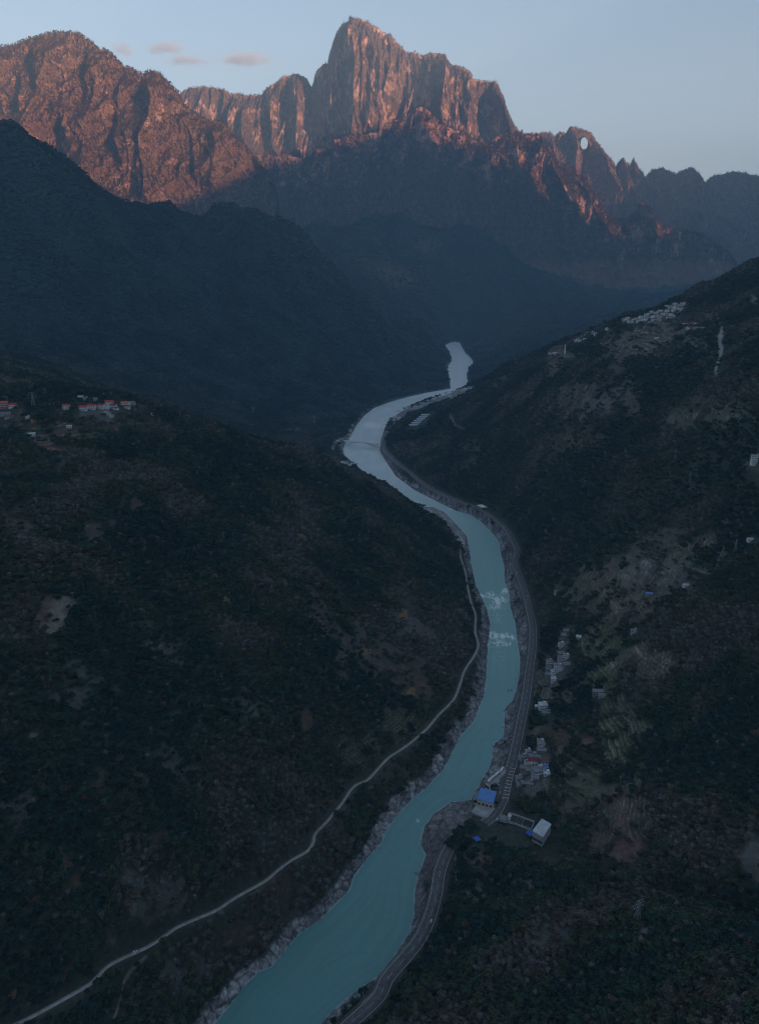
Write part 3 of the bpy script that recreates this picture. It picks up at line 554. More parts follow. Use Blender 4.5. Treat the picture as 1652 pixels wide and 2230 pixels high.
# ------------------------------------------------------------------ mountain ranges behind the valley
conif = []          # tree points on the far ranges: x, y, z, scale, rgb
def mountain(name, label, crest, zb, run, ridges, A=(150, 60, 22, 9), flute=2.6, rockiness=.5, step=.75, nt=250, hole=None, jag=1.0, rockdrop=0, seed=0, back=1.0, pow_=1.35, trees=0, cols=None, pale=()):
    P = np.array(crest, float); d = np.r_[0, np.cumsum(np.hypot(np.diff(P[:, 0]), np.diff(P[:, 1])))]
    n = int(d[-1]/step); q = np.linspace(0, d[-1], n); px = np.interp(q, d, P[:, 0]); py = np.interp(q, d, P[:, 1])
    kk = np.hanning(41); kk /= kk.sum(); Yc_ = np.interp(q, d, P[:, 2]); Yc_ = np.convolve(np.pad(Yc_, 20, mode='edge'), kk, 'valid')
    py = py+jag*(2.6*fbm(q/9, q*0+seed, 4, 7+seed)+2.6*np.abs(noise(q/2.6, q*0+.5, 9+seed))-1.0)
    Cc = atY(px, py, Yc_); zc = Cc[:, 2]
    tau = np.linspace(0, 1, nt)[:, None]**1.1; Hh = np.maximum(zc-zb, 5.0)[None]; Zz = zc[None]-Hh*tau; off = run*tau**pow_*(Hh/Hh.max())**.5
    X = np.broadcast_to(Cc[:, 0][None], Zz.shape).copy(); Yy = Yc_[None]-off
    # lateral position as seen, for the hand-placed buttresses
    ppx, ppy = proj(X, Yy, Zz); taper = sstep(0, .10, tau); disp = np.zeros_like(Zz)
    for ln, amp, wd in ridges:
        L = np.array(ln, float); dd, bi, bt = poly_dist(ppx, ppy*1.0, L); disp += 1.35*amp*np.exp(-np.abs(dd)/wd)*sstep(0, .12, tau)
    sx = X; lam = 760.0
    for i, a_ in enumerate(A):
        f = 2.1**i; wob = 60*noise(X/500, Zz/700, seed+40)
        r = 1-np.abs(noise((sx+wob)/lam*f, Zz/(lam*flute)*f+Yy/3000, seed+i*5))*2
        disp += a_*(r*r*1.2-.6)*(taper if i < 2 else sstep(0, .03, tau)*.8+.2)
    Yf = Yy-disp; Xf = X+disp*.12*np.sign(.1)*0
    # back side
    nb = 40; tb = np.linspace(0, 1, nb+1)[1:, None]; hb = np.maximum(zc-zb, 5.0)[None]; Zb = zc[None]-hb*tb; Yb = Yc_[None]+hb*tb*back+40*noise(X[:1]/300, Zb/300, seed+3)*sstep(0, .1, tb)+12
    allX = np.vstack([np.broadcast_to(Cc[:, 0][None], Zb.shape)[::-1], Xf]); allY = np.vstack([Yb[::-1], Yf]); allZ = np.vstack([Zb[::-1], Zz])
    # steepness and colour
    dyt = np.gradient(allY, axis=0); dzt = np.gradient(allZ, axis=0); dyx = np.gradient(allY, axis=1)/(np.abs(np.gradient(allX, axis=1))+1.0)
    steep = np.abs(dzt)/(np.abs(dyt)+.35*np.abs(dzt)+.1)
    nz = fbm(allX/130, allZ/260, 4, seed+60); nf = fbm(allX/28, allZ/70, 3, seed+70)
    rock = sstep(.0, .35, (np.clip(steep, 0, 2.8)/2.8-.62)*1.2+nz*.7+nf*.35+(rockiness-.5)*1.6-(sstep(rockdrop*.6, rockdrop*1.3, zc[None]-allZ)*1.0 if rockdrop else 0))
    cr, cv, cpale = cols or ((.24, .17, .15), (.060, .050, .034), (.50, .38, .30))
    rc = np.array(cr)*(1+.5*nf+.35*nz)[..., None]; vc = np.array(cv)*1.45*(1+.5*fbm(allX/50, allZ/50, 3, seed+80))[..., None]
    col = vc*(1-rock[..., None])+rc*rock[..., None]
    apx, apy = proj(allX, allY, allZ)
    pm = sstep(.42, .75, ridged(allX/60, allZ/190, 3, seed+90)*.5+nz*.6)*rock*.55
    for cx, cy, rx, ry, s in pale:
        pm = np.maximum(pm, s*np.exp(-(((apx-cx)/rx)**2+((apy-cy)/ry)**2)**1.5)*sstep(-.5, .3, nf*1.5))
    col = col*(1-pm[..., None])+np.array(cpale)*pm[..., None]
    nr, nc = allX.shape; ii = np.arange(nr*nc).reshape(nr, nc)
    Q = np.stack([ii[:-1, :-1], ii[1:, :-1], ii[1:, 1:], ii[:-1, 1:]], -1).reshape(-1, 4)
    V = np.stack([allX, allY, allZ], -1).reshape(-1, 3)
    if hole:
        hx, hy, ra, rb_ = hole; e = ((apx-hx)/ra)**2+((apy-hy)/rb_)**2 < 1; e = e.ravel()
        Q = Q[~e[Q].all(1)] if False else Q[~e[Q].any(1)]
        m_ = ((apx-hx)/(ra+3))**2+((apy-hy)/(rb_+3))**2 < 1; fy = allY[nb:][m_[nb:]].min()-0; by = allY[:nb][m_[:nb]].max()+6 if m_[:nb].any() else fy+150
        k = 40; ang = np.linspace(0, 2*math.pi, k, endpoint=False); rings = []
        for Yr, g in ((fy, 1.0), (fy+(by-fy)*.5, 1.02), (by, 1.05)):
            w_ = 1+.10*np.sin(ang*3+1)+.06*np.sin(ang*7); rings.append(atY(hx+np.cos(ang)*(ra+1.2)*w_*g, hy+np.sin(ang)*(rb_+1.2)*w_*g, np.full(k, Yr)))
        base_ = len(V); V = np.vstack([V]+rings); col = np.vstack([col.reshape(-1, 3), np.broadcast_to(np.array(cr)*.9, (3*k, 3))])
        a_ = np.arange(k); tq = np.concatenate([np.stack([base_+r*k+a_, base_+r*k+(a_+1) % k, base_+(r+1)*k+(a_+1) % k, base_+(r+1)*k+a_], -1) for r in range(2)])
        Q = np.vstack([Q, tq])
    o = mesh_np(name, V, Q, M_mtn, attrs={"Col": np.clip(col.reshape(-1, 3), .005, .8)})
    tag(o, label, "mountain", kind="structure")
    if trees:
        fr = np.zeros_like(allX, bool); fr[nb:] = True
        area = np.abs(np.gradient(allX, axis=1))*np.hypot(dzt, dyt)
        w = (np.clip(1-rock, 0, 1)**1.5*area*fr*(allZ > 650)*(apx > -30)*(apx < W0+30)*(1 if not hole else (((apx-hole[0])/(hole[2]+7))**2+((apy-hole[1])/(hole[3]+9))**2 > 1))).ravel(); w /= w.sum()
        ch = rng.choice(w.size, trees, p=w, replace=False if trees < (w > 0).sum() else True)
        jx = rng.normal(0, 4, trees)
        cvx = np.array(cv)*.72*(1+.55*rng.normal(0, .5, trees)[:, None])*np.array((1, 1, 1))
        conif.append(np.c_[allX.ravel()[ch]+jx, allY.ravel()[ch]-1, allZ.ravel()[ch]-1.5, rng.uniform(1.5, 3.2, trees), np.clip(cvx, .008, .3)])
        # a row of small trees standing on the skyline
        ks = np.flatnonzero(rng.random(n) < .30*jag); conif.append(np.c_[Cc[ks, 0], Yc_[ks], zc[ks]-3, rng.uniform(1.2, 2.6, len(ks)), np.broadcast_to(cv, (len(ks), 3))])
    return o
M_mtn = attr_mat("mountain_rock_and_scrub", "Col", 'GEOMETRY', .35, .05, 1.0, 22.0, scale2=.03)
E = [(-330,170),(-200,140),(-120,118),(-50,108),(0,105.5),(5,101),(23,99),(45,92.5),(60,86),(75.5,81.5),(101,74),(126,70),(141,72),(161,71.5),(176,75),(186,84),(194,89),(204,95),(211.5,105.5),(215,106),(222,108),(234,110.5),(244,119),(252,127),(260,135),(267,143),
 (287,149.5),(296,156),(307,161),(311,166),(313.5,165),(316,159),(320,157),(335,155.3),(346,159),(352.5,164.6),(365,178.5),(374,186),(380,193.6),(388,202),(393,207.5),(398,224),(408,234),(416,244),(428.5,249),(440,256),(454,263),(469,263),(484,265),(490,271),(496.5,279),(505,290),(514,299),(534,317),(547,334),(570,360),(600,400)]
E = [(x, y, 8300-.15*max(x, 0)) for x, y in E]
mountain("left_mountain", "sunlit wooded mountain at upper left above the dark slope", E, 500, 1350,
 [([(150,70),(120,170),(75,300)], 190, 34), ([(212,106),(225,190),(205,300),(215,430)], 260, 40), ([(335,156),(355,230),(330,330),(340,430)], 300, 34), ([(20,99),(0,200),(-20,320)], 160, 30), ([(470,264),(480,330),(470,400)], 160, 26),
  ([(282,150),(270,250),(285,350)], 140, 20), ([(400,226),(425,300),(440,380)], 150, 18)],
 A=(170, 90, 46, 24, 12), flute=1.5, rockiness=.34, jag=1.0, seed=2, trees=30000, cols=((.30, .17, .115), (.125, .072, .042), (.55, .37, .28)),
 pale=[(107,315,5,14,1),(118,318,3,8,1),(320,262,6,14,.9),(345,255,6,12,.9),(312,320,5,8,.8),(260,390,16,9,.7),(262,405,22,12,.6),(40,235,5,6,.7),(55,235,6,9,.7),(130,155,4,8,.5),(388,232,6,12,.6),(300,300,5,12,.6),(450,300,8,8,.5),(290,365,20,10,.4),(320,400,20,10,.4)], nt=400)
Dd = [(250,260),(330,240),(385,215),(392,207.5),(398,198.6),(413,192),(427,190),(441,188.5),(466,191),(480,193),(491.5,196),(499,205),(510,204),(519,202),(534,207.5),(546,206),(559.5,207.5),(569.5,206),(576,197),(582,191),(592,184),(600,180),(609,172),(617.4,166),(622,165),(627.5,166),(636,163),(647.6,161),(655,163),(663,167),
 (673,180),(678,188.5),(681.6,183.5),(684,172),(686.6,161),(690,155),(695.5,148),(705.5,138),(713,137),(715.6,123),(719,110),(723,98),(733,70),(738,62),(743,54),(750,49),(758.4,45),(760,38),(762,36),(768,38),(773.5,41),(780,39),(786,41),(789.5,43),(799,46),(809,53),(817,58),(826,63),(832,70),(841,73),(849,74.6),(858,86),(869,96),(875,104),(882,111),(890,115),
 (899,114),(912,117),(922,121),(932,116),(945,114),(958,116),(970,119),(974,128),(981.6,139),(988,143),(995,141),(1002,145),(1011.5,146),(1018,153),(1025,159),(1031,172),(1042,175),(1054.5,175.6),(1066,178),(1078,175.6),(1084,184),(1088,195.5),(1094,207),(1097.6,215),(1104,238.6),(1109,250),(1114,262),(1120,273),(1127.4,281.7),(1135,300),(1150,340),(1165,400)]
Dd = [(x, y, 11000-(420*math.exp(-((x-790)/75)**2)+260*math.exp(-((x-1000)/60)**2))) for x, y in Dd]
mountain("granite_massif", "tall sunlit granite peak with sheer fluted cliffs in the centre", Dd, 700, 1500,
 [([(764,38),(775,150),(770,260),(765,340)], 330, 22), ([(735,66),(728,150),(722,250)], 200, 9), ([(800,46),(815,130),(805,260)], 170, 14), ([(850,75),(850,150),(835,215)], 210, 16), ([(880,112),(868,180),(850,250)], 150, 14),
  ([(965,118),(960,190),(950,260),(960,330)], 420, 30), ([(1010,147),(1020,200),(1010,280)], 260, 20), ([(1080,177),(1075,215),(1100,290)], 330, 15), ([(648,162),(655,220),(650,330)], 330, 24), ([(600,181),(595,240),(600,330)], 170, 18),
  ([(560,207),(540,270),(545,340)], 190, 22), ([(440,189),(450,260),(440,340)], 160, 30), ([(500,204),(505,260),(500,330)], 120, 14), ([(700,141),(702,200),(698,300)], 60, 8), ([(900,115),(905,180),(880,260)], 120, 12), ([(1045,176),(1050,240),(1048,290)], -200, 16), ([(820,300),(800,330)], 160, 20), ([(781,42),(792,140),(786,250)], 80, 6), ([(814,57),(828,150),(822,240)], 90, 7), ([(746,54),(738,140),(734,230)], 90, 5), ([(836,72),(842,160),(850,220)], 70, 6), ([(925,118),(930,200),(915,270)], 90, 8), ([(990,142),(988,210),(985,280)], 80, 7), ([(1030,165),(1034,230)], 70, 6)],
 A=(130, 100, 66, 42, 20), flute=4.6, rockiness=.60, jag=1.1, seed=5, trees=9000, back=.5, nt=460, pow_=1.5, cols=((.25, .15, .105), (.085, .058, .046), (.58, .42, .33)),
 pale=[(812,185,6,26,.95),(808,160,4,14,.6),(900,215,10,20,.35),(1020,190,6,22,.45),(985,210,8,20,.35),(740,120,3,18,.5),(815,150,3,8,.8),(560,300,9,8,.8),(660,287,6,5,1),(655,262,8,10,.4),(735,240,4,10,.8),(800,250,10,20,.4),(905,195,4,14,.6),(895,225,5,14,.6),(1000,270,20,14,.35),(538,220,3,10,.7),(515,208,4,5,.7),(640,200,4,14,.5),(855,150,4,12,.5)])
Cr = [(430,420),(470,380),(510,352),(540,338),(560,336),(605,340),(620,334),(640,341),(658,347),(668,343),(678,340),(682,331),(685,322),(700,324),(720.6,324.5),(724,313),(728,304),(738,302),(744,304),(752,297),(761,292),(769,294),(776,299),(786,296),(796,293),(808,289),(822.6,288),(832,280),(842.5,272),(856,264),(869,258.5),(875,264),(882,262),(890,250),(902,238),(910,234),(918.7,232),
 (928,237),(938.6,244),(947,254),(955,262),(963,270),(971.7,275),(985,281),(1001.5,285),(1015,294),(1028,301.5),(1040,308),(1051,315),(1058,313),(1066,310),(1080,299),(1095.6,291),(1105,289),(1114,285.7),(1122,289),(1132.6,287.5),(1142,294),(1151,293),(1160,297),(1169.7,293),(1177,301),(1184.5,308),(1190,318),(1199,322.7),(1206,340),(1214,356),(1228,360),
 (1240,360),(1247,367),(1262,378),(1277,393),(1286,407),(1295.6,419),(1305,431),(1314,445),(1319,460),(1322,474.6),(1336,478),(1358.6,478),(1373.4,468),(1386,461),(1388,452),(1390,445),(1393,441),(1395.6,439.4),(1400,441),(1405,440),(1408,449),(1410.5,456),(1413.4,469),(1429,474.6),(1440,485.7),(1466,500.6),(1490,503),(1510.5,504),(1536,515),(1566,534),(1588,552),(1607,578),(1640,640),(1690,720)]
Cr = [(x, y, 9300-.9*max(0, x-950)) for x, y in Cr]
mountain("dark_ridge", "dark forested ridge with sunlit crags along its top, below the granite peak", Cr, 350, 750,
 [([(918,232),(915,300),(900,400)], 110, 26), ([(1114,286),(1125,360),(1150,450)], 150, 26), ([(1170,294),(1200,380),(1240,460)], 150, 18), ([(1247,367),(1280,440),(1310,500)], 110, 14), ([(1400,440),(1405,470),(1415,520)], 160, 9), ([(840,273),(850,340)], 60, 14), ([(1051,315),(1060,370),(1100,440)], 90, 16), ([(720,324),(740,380),(760,440)], 90, 20)],
 A=(110, 70, 36, 18, 9), flute=2.0, rockiness=.62, rockdrop=480, jag=1.2, seed=9, trees=30000, back=.6, nt=340, pow_=1.2, cols=((.28, .155, .11), (.105, .062, .046), (.42, .30, .25)),
 pale=[(1230,480,6,30,.5),(1100,395,14,8,.5),(1400,462,6,12,.3),(1190,350,8,12,.3),(1080,345,10,8,.4)])
Ar = [(1040,330),(1090,300),(1120,292),(1147,291),(1158.5,289),(1173,292),(1188,287),(1199,289),(1208.5,297),(1213,291),(1218,287),(1226,290),(1232.6,289),(1236,283),(1240,278),(1249,276.4),(1262,280),(1281,286),(1287,290),(1292,297),(1299,308),(1307,319),(1316,331),(1325,341),(1333,351),(1340,361),(1347,353),(1355,343),(1362,352),(1371.5,359),(1375,352),(1379,344),(1383,353),(1388,361.6),(1394,370),(1401,379),(1406,386),(1411,378),
 (1418,371),(1432,367),(1444,365),(1452,371),(1458.6,373),(1466,377),(1471.6,380),(1480,373),(1488,369),(1503,365),(1511,368),(1518,374.6),(1528,386),(1534.6,398.7),(1540,393),(1547.5,386),(1558,381),(1570,380),(1583,377),(1596,373),(1610,376),(1625,377),(1638,382),(1652,382),(1720,372),(1800,390),(1950,340),(2150,380)]
Ar = [(x, y, 11200+(x-1250)*.3) for x, y in Ar]
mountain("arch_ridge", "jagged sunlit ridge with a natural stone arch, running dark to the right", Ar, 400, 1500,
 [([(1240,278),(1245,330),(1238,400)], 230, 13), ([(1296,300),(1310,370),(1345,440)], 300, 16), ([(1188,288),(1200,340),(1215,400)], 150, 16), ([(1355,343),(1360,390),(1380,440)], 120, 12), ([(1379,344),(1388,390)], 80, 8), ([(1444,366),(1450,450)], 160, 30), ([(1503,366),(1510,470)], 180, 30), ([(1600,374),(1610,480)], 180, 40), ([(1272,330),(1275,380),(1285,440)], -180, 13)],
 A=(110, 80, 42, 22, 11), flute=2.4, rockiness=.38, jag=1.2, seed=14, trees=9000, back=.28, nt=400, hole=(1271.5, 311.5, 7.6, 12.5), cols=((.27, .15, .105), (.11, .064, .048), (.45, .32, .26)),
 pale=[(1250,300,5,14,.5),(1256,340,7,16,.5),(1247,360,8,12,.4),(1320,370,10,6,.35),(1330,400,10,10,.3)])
# unseen range behind the viewer, crest shaped so its shadow covers the gorge
tan_e = math.tan(SUN_EL); Sx, Sy = math.sin(SUN_AZ), math.cos(SUN_AZ); prof = []
for px_, py_, Y_ in [(-40,275,3800),(0,330,7400),(200,440,7300),(340,432,7300),(480,372,7600),(600,342,9100),(720,322,9150),(860,270,9200),(930,270,9200),(1000,296,9150),(1060,326,9100),(1120,362,8950),(1180,405,8900),(1240,436,8850),(1310,482,8800),(1385,520,8900),(1415,520,8900),(1340,455,10400),(1370,420,10700),(1400,385,11000),(1440,330,11200),(1560,300,11200),(2000,300,11300)]:
    p_ = atY(px_, py_, Y_); prof.append((-p_[0]*Sy+p_[1]*Sx, p_[2]+(6000-(p_[0]*Sx+p_[1]*Sy))*tan_e))
prof = [(-9500, 3000), (-2000, 2900)]+sorted(prof)+[(16000, 4300)]
pa = np.array(prof); pa[:, 1] -= 90*((pa[:, 0] > 2900) & (pa[:, 0] < 4400)); pa[:, 1] -= 95*((pa[:, 0] > 6500) & (pa[:, 0] < 7500)); pg = np.arange(-9500, 15001, 50.0); cg = np.interp(pg, pa[:, 0], pa[:, 1])
cg = np.convolve(np.pad(cg, 2, mode='edge'), np.ones(5)/5, 'valid')+26*fbm(pg/300, pg*0, 4, 5)
wv = np.linspace(-1, 1, 61); hw_ = 5200.0
qq = 6000+wv[:, None]*hw_+0*cg[None]; zz = cg[None]*(1-np.abs(wv[:, None])**.9)+0*qq; rg = (ridged(pg[None]/1500+qq/4000, qq/1500, 4, 3)-.9)*420*sstep(.03, .25, np.abs(wv[:, None]))*(1-np.abs(wv[:, None]))
zz = zz+rg; xx = -pg[None]*Sy+qq*Sx; yy = pg[None]*Sx+qq*Sy
ci = np.arange(xx.size).reshape(xx.shape); cc_ = np.clip(np.array((.05, .05, .038))*(1+.4*fbm(xx/300, yy/300, 3, 4))[..., None], .01, .3)
tag(mesh_np("shading_mountains", np.stack([xx, yy, zz-20], -1).reshape(-1, 3), np.stack([ci[:-1, :-1], ci[:-1, 1:], ci[1:, 1:], ci[1:, :-1]], -1).reshape(-1, 4), M_mtn, smooth=True, attrs={"Col": cc_.reshape(-1, 3)}),
    "unseen wooded range behind the viewer, its crest shaped to shade the gorge", "mountain", kind="structure")
# ------------------------------------------------------------------ buildings
def solid(name, col, **k): return mat(name, col, **k)
MW = {'white': solid("white_render", (.78, .78, .78), noise_amt=.18, scale=.4), 'cream': solid("cream_render", (.58, .50, .38), noise_amt=.2, scale=.4), 'grey': solid("grey_concrete", (.30, .30, .31), noise_amt=.3, scale=.4),
      'pink': solid("salmon_render", (.62, .24, .20), noise_amt=.2, scale=.4), 'brown': solid("weathered_timber", (.14, .11, .09), noise_amt=.3, scale=.4), 'pale': solid("pale_grey_render", (.45, .45, .47), noise_amt=.2, scale=.4)}
MR = {'red': solid("red_roof", (.50, .07, .06), noise_amt=.25, scale=.6), 'orange': solid("orange_roof", (.60, .16, .07), noise_amt=.25, scale=.6), 'grey': solid("grey_roof", (.22, .23, .25), noise_amt=.3, scale=.6),
      'blue': solid("blue_sheet_roof", (.10, .26, .62), rough=.45, spec=.5, noise_amt=.15, scale=.3), 'white': solid("white_sheet_roof", (.55, .58, .62), rough=.5, spec=.4, noise_amt=.18, scale=.25), 'brown': solid("brown_tile_roof", (.16, .10, .085), noise_amt=.3, scale=.6),
      'maroon': solid("maroon_roof", (.22, .06, .08), noise_amt=.25, scale=.6), 'yellow': solid("yellow_roof", (.6, .5, .15), noise_amt=.2, scale=.6)}
M_glass = solid("window_glass", (.03, .035, .045), rough=.15, spec=.5); M_dark = solid("dark_metal", (.05, .055, .06), rough=.5); M_steel = solid("galvanised_steel", (.27, .29, .31), rough=.5, noise_amt=.1)
M_door = solid("door_wood", (.10, .06, .04)); M_whitep = solid("white_paint", (.8, .8, .8), rough=.35, spec=.5); M_rub = solid("rubber", (.02, .02, .02)); M_tarp = solid("blue_tarpaulin", (.06, .16, .60), rough=.6)
HOUSE = []        # footprints to keep clear of trees
_cache = {}
def make_house(w, d, h, kind, wall, roof, nm):
    """house root at ground level: front faces -Y"""
    root = empty(nm, (0, 0, 0)); st = max(1, int(round(h/3)))
    m = MB(); m.box((0, 0, h/2-2), (w, d, h+4))
    if kind == 'gable':
        rh = d*.22
        m.add([(-w/2, -d/2, h), (-w/2, d/2, h), (-w/2, 0, h+rh), (w/2, -d/2, h), (w/2, d/2, h), (w/2, 0, h+rh)], [(0, 2, 1), (3, 4, 5)])
        m.build('wall', MW[wall], root); r = MB(); r.gable((0, 0, h), w, d, rh); rr_ = r.build('roof', MR[roof], root)
    elif kind == 'flat':
        m.build('wall', MW[wall], root); r = MB(); r.box((0, 0, h+.15), (w+.8, d+.8, .3)); r.build('roof', MR[roof], root)
        p = MB()
        for x, y, a, b_ in ((0, d/2+.25, w+.8, .25), (0, -d/2-.25, w+.8, .25), (w/2+.25, 0, .25, d+.2), (-w/2-.25, 0, .25, d+.2)): p.box((x, y, h+.65), (a, b_, .7))
        p.build('parapet', MW[wall], root); q = MB(); q.box((w*.25, d*.2, h+1.5), (w*.3, d*.35, 2.4)); q.box((w*.25, d*.2, h+2.8), (w*.3+.6, d*.35+.6, .2)); q.build('stair_tower', MW[wall], root)
    else:                                           # shed with one sloping roof on posts
        m.build('wall', MW[wall], root); r = MB(); r.add([(-w/2-.5, -d/2-.8, h+.1), (w/2+.5, -d/2-.8, h+.1), (w/2+.5, d/2+.5, h+1.1), (-w/2-.5, d/2+.5, h+1.1), (-w/2-.5, -d/2-.8, h+.3), (w/2+.5, -d/2-.8, h+.3), (w/2+.5, d/2+.5, h+1.3), (-w/2-.5, d/2+.5, h+1.3)],
            [(0, 3, 2, 1), (4, 5, 6, 7), (0, 1, 5, 4), (1, 2, 6, 5), (2, 3, 7, 6), (3, 0, 4, 7)]); r.build('roof', MR[roof], root)
    nwin = max(2, int(w/3.2))
    for s in range(st):
        for i in range(nwin):
            if s == 0 and i == nwin//2: continue
            q = MB(); q.box((-w/2+w*(i+.5)/nwin, -d/2-.03, s*3+1.75), (1.5, .12, 1.35)); q.build('window', M_glass, root)
        if s and kind != 'shed':
            q = MB(); q.box((0, -d/2-.65, s*3+.05), (w*.9, 1.3, .16)); q.box((0, -d/2-1.27, s*3+.55), (w*.9, .06, .9)); q.build('balcony', MW['white'], root)
    q = MB(); q.box((-w/2+w*(nwin//2+.5)/nwin, -d/2-.03, 1.05), (1.1, .12, 2.1)); q.build('door', M_door, root)
    return root
_proto = {}
def place_house(px, py, w, d, h, kind, wall, roof, rz, label, group, nm='house', cat='house', z=None):
    key = (w, d, h, kind, wall, roof, nm); p = hit(px, py)
    if key not in _proto: o = make_house(*key); _proto[key] = o
    else: o = copy_thing(_proto[key])
    xs_ = p[0]+np.array([-w/2, w/2, 0, 0, 0]); ys_ = p[1]+np.array([0, 0, -d/2, d/2, 0]); o.location = (p[0], p[1]+d*.3, height(xs_, ys_).mean()+.2); o.rotation_euler = (0, 0, rz)
    tag(o, label, cat, group); HOUSE.append((p[0], p[1]+d*.3, max(w, d)*.62+2)); return o
ORD = "first second third fourth fifth sixth seventh eighth ninth tenth eleventh twelfth thirteenth fourteenth fifteenth sixteenth seventeenth eighteenth nineteenth twentieth".split()
ORD += ["twenty-"+o for o in ORD[:9]]+["thirtieth"]+["thirty-"+o for o in ORD[:9]]+["fortieth"]+["forty-"+o for o in ORD[:9]]+["fiftieth"]+["fifty-"+o for o in ORD[:9]]
KN = {'gable': 'pitched', 'flat': 'flat', 'shed': 'sloping'}
def village(items, where, group, face=0.0, jit=.35):
    items = sorted(items, key=lambda i: i[0]); r_ = random.Random(len(items))
    for i, it in enumerate(items):
        px, py, w, d, h, kind, wall, roof = it[:8]
        st = {0: 'low', 1: 'low', 2: 'two-storey', 3: 'three-storey', 4: 'four-storey'}[min(4, max(1, int(round(h/3))))]
        end = f", {ORD[i]} from left {where}"
        place_house(px, py, w, d, h, kind, wall, roof, face+r_.uniform(-jit, jit), f"{st} {wall} house, {roof} roof{end}" if wall != roof else f"{st} all-{wall} house{end}", group)
# left plateau village
village([(6,889,15,11,9,'gable','pink','orange'),(28,887,15,9,4,'gable','white','red'),(10,905,17,8,3.5,'shed','pale','grey'),(20,911,15,7,3,'gable','pale','maroon'),(60,912,6,4,2.5,'flat','white','white'),(73,920,8,6,3,'gable','pink','orange'),
 (144,890,12,8,6,'gable','white','red'),(181,894,13,8,6,'gable','white','red'),(199,891,14,8,6,'gable','white','red'),(221,890,10,8,6,'gable','white','red'),(237,882,14,9,6,'gable','white','red'),(245,890,13,8,6,'gable','white','maroon'),(233,891,7,6,4,'flat','white','grey'),
 (251,894,9,7,4,'gable','white','maroon'),(273,884,14,9,6,'gable','white','orange'),(276,889,10,7,3.5,'gable','white','maroon'),(286,880,12,6,3,'shed','pale','grey'),(175,868,9,6,3,'shed','pale','white'),(186,871,7,5,3,'flat','pale','grey'),(207,872,7,5,3,'shed','pale','grey')],
 "in the left hilltop village", "houses in the left hilltop village")
for px, py, w, lb_ in [(69,949,10,"long low white shed above the terraces below the left village"),(150,932,8,"small white shed beside the brown field below the left village"),(333,905,6,"lone small white hut on the left slope right of the village")]:
    place_house(px, py, w, 4, 2.8, 'shed', 'white', 'white', .3, lb_, None, 'shed', 'shed')
# right ridge village
RV = [(1199,773),(1209,771),(1253,745),(1262,744),(1273,740),(1275,733),(1291,728),(1297,731),(1321,719),(1357,699),(1366,697),(1370,702),(1376,705),(1386,695),(1395,694),(1399,699),(1411,693),(1416,703),(1421,692),(1428,685),(1432,690),(1435,697),(1439,691),
      (1449,686),(1447,696),(1455,693),(1460,687),(1463,693),(1451,669),(1461,671),(1469,666),(1476,672),(1479,679),(1487,665)]
RV += [(1258,741),(1268,736),(1279,728),(1362,701),(1380,698),(1390,701),(1406,696),(1408,689),(1424,697),(1426,691),(1437,681),(1441,697),(1444,688),(1452,681),(1456,672),(1459,695),(1466,678),(1470,674),(1481,668),(1483,674),(1403,701),(1418,683)]
rr2 = random.Random(5); walls = ['white', 'white', 'white', 'pale', 'cream', 'pale']; roofs = ['grey', 'white', 'grey', 'white', 'maroon', 'white', 'grey']
village([(x, y, rr2.choice([9, 11, 13]), 8, rr2.choice([3, 6, 6, 6]), rr2.choice(['flat', 'gable', 'gable']), rr2.choice(walls), rr2.choice(roofs)) for x, y in RV], "in the right ridge village", "houses in the village strung along the right ridge")
village([(1493,711,14,9,8,'gable','white','maroon'),(1502,712,16,9,6,'gable','white','maroon'),(1511,708,15,8,6,'gable','white','maroon'),(1513,717,12,8,3,'flat','pale','grey'),(1522,716,11,7,3,'shed','pale','grey'),(1530,716,10,7,3,'gable','white','grey'),(1497,719,9,5,3,'shed','pale','white')],
 "in the maroon-roofed ridge cluster", "houses in the maroon-roofed cluster")
for px, py, w, k, wl, rf, lb_ in [(1430,739,9,'shed','white','white',"lone bright hut in dark trees below the maroon-roofed cluster"),(1646,1002,13,'flat','white','grey',"white flat house at the right edge halfway up the slope, upper one"),(1645,1011,14,'gable','white','white',"long white house at the right edge halfway up the slope, lower one"),
    (1213,1292,10,'gable','white','grey',"small pale house alone above the rapids at the field edge"),(1493,1279,7,'gable','white','white',"tiny white hut alone high on the terraced right slope"),(1413,1297,9,'gable','grey','blue',"small hut with a blue roof beside the long slope path"),
    (1380,1379,8,'flat','pale','grey',"small grey hut below the purple field on the right slope"),(1633,1179,7,'gable','white','white',"tiny white hut near the right edge behind the pylon"),(1260,1392,7,'shed','cream','white',"small cream shed at the edge of the round green terraces"),
    (1302,1514,14,'shed','grey','grey',"grey farm shed above the tall green terraces, bigger of two"),(1311,1519,9,'gable','pale','grey',"pale small farmhouse above the tall green terraces"),(1293,705,0,'','','','')]:
    if w: place_house(px, py, w, 6, 3 if w < 12 else 5, k, wl, rf, random.uniform(-.4, .4), lb_, None, 'hut', 'hut')
